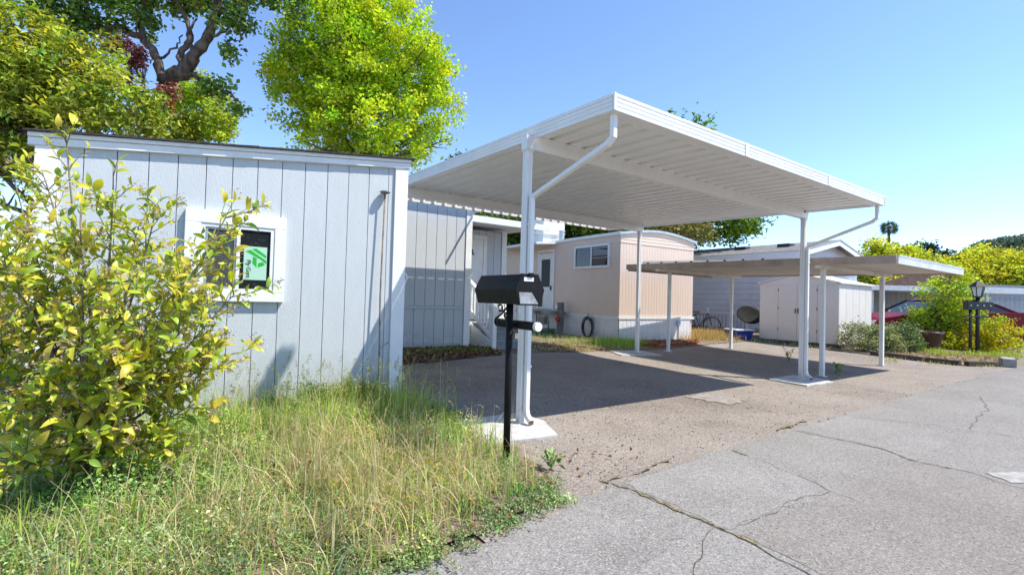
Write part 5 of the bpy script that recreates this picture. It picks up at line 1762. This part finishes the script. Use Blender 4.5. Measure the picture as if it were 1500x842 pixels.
# two big leaves low in the middle and one pair at lower left, as in the photo
for p, d, s in (((-.185, 2.80, .555), (-.4, .1, .75), .085), ((-.175, 2.79, .553), (.95, .1, .22), .105), ((-.46, 2.95, .40), (.5, -.1, .55), .10), ((-.47, 2.95, .39), (.2, -.2, .35), .085)):
    LP.append(Vector(p)); LD.append(Vector(d)); LS.append(s)
dist = [(p - Vector((0, 0, 1.1))).length / s for p, s in zip(LP, LS)]
order = sorted(range(len(LP)), key=lambda i: dist[i])
big = order[:300]
rest = order[300:]
pinv = Matrix.Translation(-Vector(lem.location))
for i in big:
    o = bpy.data.objects.new('leaf', shared[rnd.choice((0, 0, 1, 1, 2, 3, 4, 4, 5, 6, 7))])
    COL.objects.link(o)
    o.parent = lem
    o.matrix_parent_inverse = pinv
    o.matrix_basis = leaf_frame(LP[i], LD[i], LS[i])
vs, fs, ts = [], [], []
n0 = 0
for i in rest:
    tv, tf = templates[i % 4]
    m_ = np.array(leaf_frame(LP[i], LD[i], LS[i]))
    vs.append(tv @ m_[:3, :3].T + m_[:3, 3])
    fs += [tuple(a + n0 for a in q) for q in tf]
    c = np.array(rnd.choice(LCOL)) * rnd.uniform(.75, 1.15)
    ts.append(np.tile(c, (len(tv), 1)))
    n0 += len(tv)
stuff(link('leaves', raw_mesh('leaves', np.concatenate(vs), fs, M['leaf_waxy'], np.concatenate(ts), smooth=True), lem))
bc = []
for p in BL:
    for _ in range(rnd.randint(14, 34)):
        bc.append(p + Vector((rnd.gauss(0, 1), rnd.gauss(0, 1), rnd.gauss(0, 1))) * .017)
bc = np.array([tuple(p) for p in bc])
v_, f_, t_ = leaf_arrays(bc, .010 + .012 * rng.random(len(bc)), palette(len(bc), [(.55, .42, .38), (.62, .55, .45), (.38, .24, .18), (.5, .33, .28)], .15), .2, .4)
stuff(link('blossoms', raw_mesh('blossoms', v_, f_, M['leaf'], t_), lem))


# ================================================================== weeds of the verge
VG = [(-1.7, 3.3), (-1.2, 2.75), (-.5, 2.3), (.0, 2.02), (.45, 1.88), (.78, 1.87), (1.02, 1.96), (1.20, 1.99), (1.38, 2.12), (1.58, 2.13), (1.74, 2.16), (1.86, 2.36), (1.92, 2.7), (2.0, 3.05), (2.12, 3.55), (2.05, 4.2), (1.92, 4.66), (-1.7, 4.66)]


def inside(P, poly):
    x, y = P[:, 0], P[:, 1]
    r_ = np.zeros(len(P), bool)
    n = len(poly)
    for i in range(n):
        x0, y0 = poly[i]
        x1, y1 = poly[(i + 1) % n]
        c = ((y0 > y) != (y1 > y)) & (x < (x1 - x0) * (y - y0) / (y1 - y0 + 1e-12) + x0)
        r_ ^= c
    return r_


def scatter(n, poly, dens=None):
    out = []
    k = 0
    P_ = np.array(poly)
    lo, hi = P_.min(0), P_.max(0)
    while k < n:
        p = lo + rng.random((n * 2, 2)) * (hi - lo)
        ok = inside(p, poly)
        if dens is not None:
            ok &= rng.random(len(p)) < dens(p)
        p = p[ok]
        out.append(p)
        k += len(p)
    return np.concatenate(out)[:n]


def lump(p, s=1.7, ph=0):
    return .5 + .25 * np.sin(p[:, 0] * 3.1 * s + ph + 1.3 * np.sin(p[:, 1] * 2.2 * s)) + .25 * np.sin(p[:, 1] * 3.7 * s + 2 * ph + np.cos(p[:, 0] * 2.7 * s))


def blades(p, h, wd, lean, tint, segs=4, z0=None, heavy=.35):
    """curved tapering grass blades"""
    n = len(p)
    az = rng.uniform(0, 2 * np.pi, n)
    d = np.stack([np.cos(az), np.sin(az)], 1)
    q = np.stack([-d[:, 1], d[:, 0]], 1)
    ra = rng.uniform(0, np.pi, n)
    sdv = np.stack([np.cos(ra), np.sin(ra)], 1)
    ln = np.abs(rng.normal(size=n)) * lean
    V_ = []
    zb = np.array([gz(y) for y in p[:, 1]]) if z0 is None else z0
    for i in range(segs + 1):
        t = i / segs
        off = ln * h * (t ** 2)
        z = h * t * np.sqrt(np.clip(1 - (ln * t * .55) ** 2, .15, 1)) - heavy * h * ln * t ** 3
        c = p + d * off[:, None]
        ww = wd * (1 - t ** 1.5) * .5 + .0004
        for s_ in (-1, 1):
            V_.append(np.concatenate([c + sdv * (s_ * ww)[:, None], (zb + z)[:, None]], 1))
    V_ = np.stack(V_, 1)
    k = 2 * (segs + 1)
    idx = np.arange(n)[:, None] * k
    F = np.concatenate([idx + np.array([[2 * i, 2 * i + 1, 2 * i + 3, 2 * i + 2]]) for i in range(segs)], 1).reshape(-1, 4)
    T = np.repeat(tint, k, 0)
    tips = V_[:, -2:, :].mean(1)
    return V_.reshape(-1, 3), F, T, tips, d


GREEN = [(.20, .40, .06), (.28, .48, .08), (.36, .52, .10), (.15, .31, .05), (.45, .56, .13)]
STRAW = [(.68, .57, .34), (.76, .66, .42), (.58, .43, .24), (.72, .62, .32), (.55, .52, .22)]
YELG = [(.42, .58, .10), (.54, .64, .16), (.33, .53, .08), (.64, .66, .24)]


def dstraw(p):
    a = np.exp(-((p[:, 0] - .85) ** 2 / .45 + (p[:, 1] - 2.85) ** 2 / .65))
    return np.clip(a * (.10 + 1.5 * np.clip(lump(p, 3.2, .4) - .2, 0, 1)), .012, 1)


def dtall(p):
    return np.clip((p[:, 1] - 3.2) / 1.1, .03, 1) * (.3 + .8 * lump(p, 1.5, 2)) * np.clip((p[:, 0] + .3) / .8, .12, 1)


def dgreen(p):
    return np.clip(.45 + .6 * lump(p, 1.2, 4), .1, 1)


# dry straw stems with drooping seed heads
p = scatter(2700, VG, dstraw)
v1, f1, t1, tip, dd = blades(p, (.16 + .24 * rng.random(len(p)) ** 1.2) * np.clip((p[:, 1] - 1.2) / 1.3, .45, 1), .0038 + .0034 * rng.random(len(p)), .7, palette(len(p), STRAW, .16))
stuff(link('dry_grass', raw_mesh('dry_grass', v1, f1, M['blade'], t1)))
sel = rng.random(len(p)) < .12
ts_, ds_ = tip[sel], dd[sel]
ns = len(ts_)
per = 12
tt = np.repeat(np.linspace(0, 1, per)[None, :], ns, 0).reshape(-1)
base = np.repeat(ts_, per, 0)
dirs = np.concatenate([np.repeat(ds_, per, 0) * .8, np.full((ns * per, 1), .1)], 1)
cpos = base + dirs * (tt * .05)[:, None] + np.array([0, 0, 1]) * (-.03 * tt ** 2)[:, None] + rng.normal(size=(ns * per, 3)) * .0035
v1, f1, t1 = leaf_arrays(cpos, .008 + .010 * rng.random(len(cpos)), np.repeat(palette(ns, [(.66, .50, .30), (.58, .38, .22), (.72, .60, .40), (.46, .24, .14)], .15), per, 0), .2, .35, dirs=dirs)
stuff(link('seed_heads', raw_mesh('seed_heads', v1, f1, M['blade'], t1)))
# yellow-green grass between
p = scatter(6800, VG, lambda q: np.clip(.25 + .75 * dtall(q) + .35 * dstraw(q), 0, 1))
v1, f1, t1, tip, dd = blades(p, (.08 + .20 * rng.random(len(p))) * np.clip((p[:, 1] - 1.2) / 1.6, .3, 1), .0048 + .0045 * rng.random(len(p)), .75, palette(len(p), YELG + GREEN[:3], .16))
stuff(link('green_grass', raw_mesh('green_grass', v1, f1, M['blade'], t1)))
# taller grass along the shed wall
p = scatter(2600, [(.2, 4.0), (1.0, 3.7), (1.9, 3.8), (1.95, 4.62), (.1, 4.62)], lambda q: .2 + .8 * lump(q, 2.6, 1))
v1, f1, t1, tip, dd = blades(p, .12 + .25 * rng.random(len(p)) ** 1.4, .004 + .004 * rng.random(len(p)), .55, palette(len(p), YELG + GREEN[1:3] + STRAW[:1], .18))
stuff(link('tall_grass', raw_mesh('tall_grass', v1, f1, M['blade'], t1)))
p = scatter(260, [(.2, 3.9), (1.0, 3.4), (2.0, 3.5), (2.0, 4.5), (.2, 4.5)], None)
v1, f1, t1, tip, dd = blades(p, .32 + .28 * rng.random(len(p)), .0024 + .001 * rng.random(len(p)), .35, palette(len(p), YELG + STRAW, .15))
stuff(link('tall_grass', raw_mesh('tall_grass', v1, f1, M['blade'], t1)))
cpos = np.repeat(tip, 14, 0) + np.array([0, 0, -.05]) * np.tile(np.linspace(0, 1, 14), len(tip))[:, None] + rng.normal(size=(len(tip) * 14, 3)) * .007
v1, f1, t1 = leaf_arrays(cpos, .010 + .012 * rng.random(len(cpos)), palette(len(cpos), [(.42, .42, .17), (.5, .44, .25), (.33, .36, .13)], .15), .2, .35)
stuff(link('seed_heads', raw_mesh('seed_heads', v1, f1, M['blade'], t1)))


# thatch: dead stems lying low and criss-cross between the weeds
p = scatter(5200, VG, lambda q: np.clip(.25 + .9 * lump(q, 3.3, 1.7) - .2, .08, 1))
v1, f1, t1, tip, dd = blades(p, .05 + .10 * rng.random(len(p)), .0022 + .002 * rng.random(len(p)), 1.5, palette(len(p), STRAW + [(.45, .33, .18), (.36, .27, .16)], .2), heavy=.10)
stuff(link('thatch', raw_mesh('thatch', v1, f1, M['blade'], t1)))


EDGE = [(-.5, 2.3), (.0, 2.02), (.45, 1.88), (.78, 1.87), (1.02, 1.96), (1.20, 1.99), (1.38, 2.12), (1.58, 2.13), (1.74, 2.16), (1.86, 2.36), (1.92, 2.7), (2.0, 3.05)]


def eroded(p):
    """bites out of the mat along the paving"""
    d_ = np.full(len(p), 9.0)
    for a, b_ in zip(EDGE[:-1], EDGE[1:]):
        a, b_ = np.array(a), np.array(b_)
        ab = b_ - a
        t = np.clip(((p - a) @ ab) / (ab @ ab), 0, 1)
        d_ = np.minimum(d_, np.linalg.norm(p - a - t[:, None] * ab, axis=1))
    return d_ > .26 * np.clip(lump(p, 5.2, 9) * 1.7 - .35, 0, 1)


# leafy ground cover: small stems with rounded leaflets
def cover(n, poly, dens, hmax, size, cols, spread, per, name):
    p = scatter(n, poly, dens)
    p = p[eroded(p)]
    n = len(p)
    h = hmax * (.25 + .75 * rng.random(n) * lump(p, 2.1, 1))
    base = np.concatenate([p, np.array([gz(y) for y in p[:, 1]])[:, None]], 1)
    c = np.repeat(base, per, 0)
    t = rng.random(n * per)
    c[:, 2] += np.repeat(h, per) * t + .004
    c[:, :2] += rng.normal(size=(n * per, 2)) * spread
    patch = (.62 + .75 * lump(p, 3.1, 2.5))[:, None] * np.array([[1.0, 1.0, 1.0]]) + (lump(p, 1.9, .7)[:, None] - .5) * np.array([[.55, .12, .0]])
    tint = np.repeat(palette(n, cols, .25) * patch, per, 0) * (1 + rng.normal(size=(n * per, 1)) * .15)
    v_, f_, t_ = leaf_arrays(c, size * (.45 + 1.1 * rng.random(n * per) ** 1.5), np.clip(tint, .005, .9), .9, .62)
    return stuff(link(name, raw_mesh(name, v_, f_, M['leaf'], t_)))


CLOV = [(.24, .37, .13), (.32, .44, .16), (.42, .50, .20), (.15, .27, .10), (.52, .55, .26)]
cover(5600, VG, lambda q: dgreen(q) * np.clip(lump(q, 2.8, 6) * 2.2 - .35, .06, 1), .17, .0125, CLOV, .034, 16, 'ground_cover')
cover(2600, [(-1.7, 3.3), (-1.2, 2.75), (-.5, 2.3), (.0, 2.02), (.45, 1.88), (.9, 1.9), (.6, 2.6), (.1, 3.3), (-.1, 4.2), (-1.7, 4.6)], None, .26, .0145, [(.22, .34, .14), (.30, .41, .18), (.40, .47, .23), (.14, .25, .10)], .04, 15, 'ground_cover')
cover(900, [(.5, 1.84), (.82, 1.82), (1.2, 1.9), (1.55, 1.92), (1.86, 2.0), (1.95, 2.4), (1.6, 2.3), (1.0, 2.1), (.5, 2.0)], lambda q: .2 + .8 * (lump(q, 4.2, 3) > .5), .06, .015, [(.17, .31, .10), (.25, .38, .13), (.33, .43, .16)], .03, 13, 'ground_cover')
cover(900, [(-.5, 3.0), (.2, 2.9), (.55, 3.4), (.6, 4.4), (-.5, 4.5)], None, .30, .019, [(.27, .43, .10), (.36, .49, .13), (.19, .33, .07)], .04, 20, 'ground_cover')
cover(1500, [(.35, 3.5), (1.9, 3.0), (2.0, 4.2), (.4, 4.3)], lambda q: .1 + .9 * lump(q, 2.4, 5), .26, .014, [(.44, .50, .12), (.54, .57, .17), (.34, .45, .09)], .04, 20, 'ground_cover')
# runners creeping out over the asphalt, each with a row of small leaves
rc, rt = [], []
ed_ = [(.45, 1.9), (.78, 1.88), (1.02, 1.97), (1.2, 2.0), (1.38, 2.12), (1.58, 2.13), (1.74, 2.16), (1.86, 2.36)]
rmb = MB()
for k in range(64):
    i = rnd.randrange(len(ed_) - 1)
    q = Vector(ed_[i]).lerp(Vector(ed_[i + 1]), rnd.random())
    d = Vector((rnd.uniform(-.3, .9), -1)).normalized()
    L = rnd.uniform(.06, .26)
    n = int(L / .012)
    P_ = [Vector((q.x, q.y, .012))]
    for j in range(n):
        d = (d + Vector((rnd.uniform(-.5, .5), rnd.uniform(-.3, .3)))).normalized()
        P_.append(P_[-1] + Vector((d.x * .012, d.y * .012, rnd.uniform(-.002, .002))))
        for _ in range(3):
            rc.append(tuple(P_[-1] + Vector((rnd.gauss(0, .008), rnd.gauss(0, .008), rnd.uniform(.002, .018)))))
    rmb.tube(P_, .0012, 4, False)
stuff(rmb.build('runner_stems', M['greentwig']))
v1, f1, t1 = leaf_arrays(np.array(rc), .010 + .009 * rng.random(len(rc)), palette(len(rc), [(.22, .33, .13), (.30, .38, .17), (.16, .25, .09), (.36, .40, .20)], .2), 1.0, .6)
stuff(link('runner_leaves', raw_mesh('runner_leaves', v1, f1, M['leaf'], t1)))
# round yellow-green bush by the wall, half lost in the grass
bsh = thing('low_bush', 'low bright yellow-green feathery bush against the shed wall', 'bush', (1.15, 4.38, 0))
bp_ = cluster_points([(1.0, 4.35, .16, .30, .18, .17), (1.38, 4.38, .18, .24, .18, .17)], 170, .4)
cc = np.repeat(bp_, 30, 0) + rng.normal(size=(170 * 30, 3)) * .03
cc[:, 2] = np.maximum(cc[:, 2], .01)
tcol = palette(len(cc), [(.30, .36, .03), (.38, .40, .05), (.20, .30, .03)], .15)
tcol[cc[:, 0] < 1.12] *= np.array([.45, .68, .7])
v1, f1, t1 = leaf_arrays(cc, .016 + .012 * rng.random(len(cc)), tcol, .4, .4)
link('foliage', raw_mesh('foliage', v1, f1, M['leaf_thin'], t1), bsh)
mb = MB()
for k in range(14):
    mb.tube([(1.2 + rnd.uniform(-.05, .05), 4.38, 0), tuple(bp_[k * 9])], [.004, .002], 4, False)
mb.build('stem', M['greentwig'], bsh)
p = scatter(2600, [(-.9, 2.9), (-.5, 2.3), (.0, 2.02), (.45, 1.9), (1.02, 1.98), (1.4, 2.14), (1.8, 2.3), (1.7, 2.7), (.6, 2.7), (-.6, 3.2)], lambda q: .1 + .9 * lump(q, 3.6, 4))
p = p[eroded(p)]
v1, f1, t1, tip, dd = blades(p, .07 + .16 * rng.random(len(p)), .0024 + .0022 * rng.random(len(p)), .8, palette(len(p), STRAW + YELG, .16))
stuff(link('dry_grass', raw_mesh('dry_grass', v1, f1, M['blade'], t1)))
# small yellow flowers and fallen leaves along the ragged edge
p = scatter(34, [(.4, 1.95), (1.0, 1.98), (1.6, 2.1), (1.4, 2.8), (.4, 2.6)])
c = np.repeat(np.concatenate([p, rng.uniform(.03, .12, (len(p), 1))], 1), 7, 0) + rng.normal(size=(len(p) * 7, 3)) * .005
v1, f1, t1 = leaf_arrays(c, np.full(len(c), .012), palette(len(c), [(.65, .50, .02)], .05), 1.5, .7)
stuff(link('yellow_flowers', raw_mesh('yellow_flowers', v1, f1, M['leaf'], t1)))
p = np.concatenate([scatter(130, [(.75, 1.86), (1.2, 1.92), (1.8, 1.98), (2.02, 2.4), (1.9, 2.6), (1.3, 2.2)]), scatter(50, [(2.0, 3.0), (2.9, 2.3), (2.2, 2.1), (1.95, 2.4)]), np.array([[1.83, 2.38], [1.86, 2.33], [1.80, 2.30], [1.78, 2.34], [1.87, 2.41], [1.84, 2.28]])])
c = np.concatenate([p, rng.uniform(.006, .03, (len(p), 1))], 1)
v1, f1, t1 = leaf_arrays(c, .018 + .03 * rng.random(len(p)) ** 2, palette(len(p), [(.36, .20, .10), (.42, .27, .16), (.28, .15, .08)], .2), 2.5, .7)
stuff(link('fallen_leaves', raw_mesh('fallen_leaves', v1, f1, M['leaf'], t1)))
# leaf litter in the planting bed by the grey home, with tufts
p = scatter(2600, [(2.1, 6.75), (3.4, 6.9), (4.9, 7.2), (4.95, 7.75), (4.5, 7.95), (2.1, 7.95)], lambda q: .2 + .8 * lump(q, 2.5, 2))
c = np.concatenate([p, np.array([[gz(y) + rnd.uniform(.008, .05)] for y in p[:, 1]])], 1)
v1, f1, t1 = leaf_arrays(c, .04 + .06 * rng.random(len(p)), palette(len(p), [(.20, .10, .06), (.30, .17, .10), (.12, .07, .045), (.36, .25, .17)], .2), 1.5, .6)
stuff(link('leaf_litter', raw_mesh('leaf_litter', v1, f1, M['leaf'], t1)))


def tufts(cen, n, h, cols, name='grass_tuft', rad=.25, wd=.006):
    P_ = np.concatenate([rng.normal(size=(n, 2)) * rad * np.array([1.4, .6]) + np.array(c_) for c_ in cen])
    v1, f1, t1, tip, dd = blades(P_, h * (.4 + .8 * rng.random(len(P_))), wd * (.6 + .8 * rng.random(len(P_))), .6, palette(len(P_), cols, .18))
    return stuff(link(name, raw_mesh(name, v1, f1, M['blade'], t1)))


tufts([(3.3, 7.4), (3.9, 7.6), (4.4, 7.5)], 160, .14, GREEN)
tufts([(7.9, 7.35), (8.2, 7.5), (8.5, 7.45), (8.0, 7.7)], 500, .20, GREEN[:3] + YELG[:2], rad=.22)
tufts([(6.9, 7.6), (7.4, 7.5), (7.0, 8.2), (7.6, 8.2), (8.1, 8.6), (6.8, 9.0), (7.9, 9.3)], 220, .13, YELG + STRAW[:3] + GREEN[1:2], rad=.32)
tufts([(6.6, 7.25), (7.0, 7.15), (7.5, 7.2), (6.3, 7.4)], 300, .06, STRAW, rad=.28, name='dry_grass')
p = scatter(1500, [(6.2, 7.2), (7.4, 6.95), (7.9, 7.2), (7.2, 7.9), (6.2, 8.1)])
c = np.concatenate([p, np.array([[gz(y) + rnd.uniform(.006, .03)] for y in p[:, 1]])], 1)
v1, f1, t1 = leaf_arrays(c, .03 + .04 * rng.random(len(p)), palette(len(p), [(.46, .31, .23), (.52, .41, .31), (.30, .17, .11)], .2), 1.5, .6)
stuff(link('leaf_litter', raw_mesh('leaf_litter', v1, f1, M['leaf'], t1)))
tufts([(11.7, 7.9), (12.2, 8.1), (12.6, 8.6), (13.0, 8.2), (12.0, 8.8), (13.4, 8.9), (12.4, 7.6)], 360, .24, [(.52, .38, .15), (.60, .44, .20), (.46, .30, .12)], rad=.33, name='dry_grass', wd=.012)
tufts([(16.0, 3.2), (16.5, 2.9), (15.4, 3.6), (16.9, 2.75), (15.9, 3.9)], 260, .16, [(.40, .52, .08), (.58, .58, .08), (.30, .42, .08)], rad=.22, wd=.012, name='bed_plants')
tufts([(12.7, 7.5), (13.6, 7.1), (14.0, 6.9), (13.8, 6.2), (13.7, 5.6)], 70, .12, GREEN[3:] + STRAW[:2], rad=.2, wd=.01)
tufts([(13.0, 3.9), (12.9, 3.1), (13.3, 2.5), (12.2, 3.7)], 90, .06, [(.42, .36, .06), (.34, .32, .08)] + STRAW[:1], rad=.22, wd=.01)
p = scatter(1800, [(8.8, 6.97), (9.6, 6.97), (10.6, 7.12), (11.15, 7.4), (11.1, 7.62), (8.8, 7.9)])
c = np.concatenate([p, np.array([[gz(y) + rnd.uniform(.008, .04)] for y in p[:, 1]])], 1)
v1, f1, t1 = leaf_arrays(c, .04 + .04 * rng.random(len(p)), palette(len(p), [(.36, .15, .08), (.28, .11, .06), (.42, .22, .13)], .2), 1.5, .5)
stuff(link('bark_mulch', raw_mesh('bark_mulch', v1, f1, M['leaf'], t1)))
p = scatter(1500, [(13.3, 4.2), (13.25, 2.9), (13.8, 2.45), (17.0, 2.6), (16.5, 3.6), (14.5, 4.5)])
c = np.concatenate([p, np.array([[gz(y) + rnd.uniform(.008, .05)] for y in p[:, 1]])], 1)
v1, f1, t1 = leaf_arrays(c, .04 + .05 * rng.random(len(p)), palette(len(p), [(.40, .30, .20), (.30, .20, .13), (.5, .40, .28)], .2), 1.5, .5)
stuff(link('leaf_litter', raw_mesh('leaf_litter', v1, f1, M['leaf'], t1)))
MB().prism([(11.2, 7.72, .10), (11.25, 7.68, .10), (8.95, 6.93, .07), (8.9, 6.98, .07)], (0, 0, .07)).build('timber_edging', M['rust_mulch'], None, .006)
tag(bpy.data.objects['timber_edging'], 'reddish timber edging along the mulch in front of the tan trailer', 'edging')


# single weeds at the post foot
def weed(x, y, h, lb, seed):
    t = thing('weed', lb, 'weed', (x, y, gz(y)), 'weeds growing out of the driveway')
    mb = MB()
    pts = []
    r2 = random.Random(seed)
    for k in range(5):
        d = Vector((r2.uniform(-.35, .35), r2.uniform(-.35, .35), 1)).normalized()
        q = Vector((x, y, gz(y)))
        e = q + d * h * r2.uniform(.6, 1)
        mb.tube([q, e], [.005, .002], 4, False)
        for i in range(9):
            pts.append(tuple(q.lerp(e, .2 + .8 * i / 9) + Vector((r2.gauss(0, 1), r2.gauss(0, 1), 0)) * .022))
    mb.build('stem', M['greentwig'], t)
    c_ = np.array(pts)
    v_, f_, t_ = leaf_arrays(c_, .035 + .03 * rng.random(len(c_)), palette(len(c_), CLOV[1:3] + [(.12, .24, .04)], .15), .5, .45)
    link('foliage', raw_mesh('foliage', v_, f_, M['leaf'], t_), t)


weed(8.80, 3.33, .26, 'green leafy weed right of the thin front post of the low carport', 1)
weed(9.9, 4.62, .30, 'thin greyish weed in the shade edge beneath the low carport', 2)
weed(2.05, 2.42, .16, 'small leafy weed at the road edge right of the mailbox', 3)
# added unseen caster: its boxes throw the small stepped shadow on the shed wall
sl = thing('shadow_caster', 'added unseen pole and arm with boxes that shade the shed wall', 'shadow caster', (2.97, -4.2, 0))
MB().tube([(2.97, -4.2, -.1), (2.97, -4.2, 3), (2.97, -4.2, 4.6), (2.97, -3.9, 4.83)], [.09, .075, .06, .05], 12).build('pole', M['galv'], sl, smooth=True)
MB().tube([(2.97, -3.9, 4.83), (2.97, 2.3, 4.83)], [.03, .022], 10).build('arm', M['galv'], sl, smooth=True)
MB().box(2.89, 2.2, 4.70, 3.06, 2.63, 4.86).build('caster_box', M['pedestal'], sl, .02)
MB().box(2.92, 2.631, 4.80, 3.05, 2.75, 4.89).build('caster_step', M['pedestal'], sl, .01)
# gravel loose on the driveway
p = scatter(2600, [(1.9, 2.1), (7, 2.2), (12.5, 2.2), (12.5, 4.5), (8, 4.5), (2.3, 4.5)], lambda q: np.clip(1.2 - (q[:, 0] - 2) / 7, .08, 1))
n = len(p)
s = .003 + .006 * rng.random(n) ** 3
o8 = np.array([(1, 0, 0), (0, 1, 0), (-1, 0, 0), (0, -1, 0), (0, 0, .8), (0, 0, -.3)], float)
jit = rng.uniform(.7, 1.3, (n, 6, 1))
v1 = (np.concatenate([p, np.array([[gz(y) - .006] for y in p[:, 1]])], 1)[:, None, :] + o8[None] * s[:, None, None] * jit).reshape(-1, 3)
f8 = np.array([(0, 1, 4), (1, 2, 4), (2, 3, 4), (3, 0, 4), (1, 0, 5), (2, 1, 5), (3, 2, 5), (0, 3, 5)])
f1 = (np.arange(n)[:, None, None] * 6 + f8[None]).reshape(-1, 3)
t1 = np.repeat(palette(n, [(.25, .21, .18), (.34, .29, .25), (.12, .10, .085), (.42, .36, .31)], .2), 6, 0)
stuff(link('loose_gravel', raw_mesh('loose_gravel', v1, f1, M['leaf'], t1)))
bpy.context.view_layer.update()
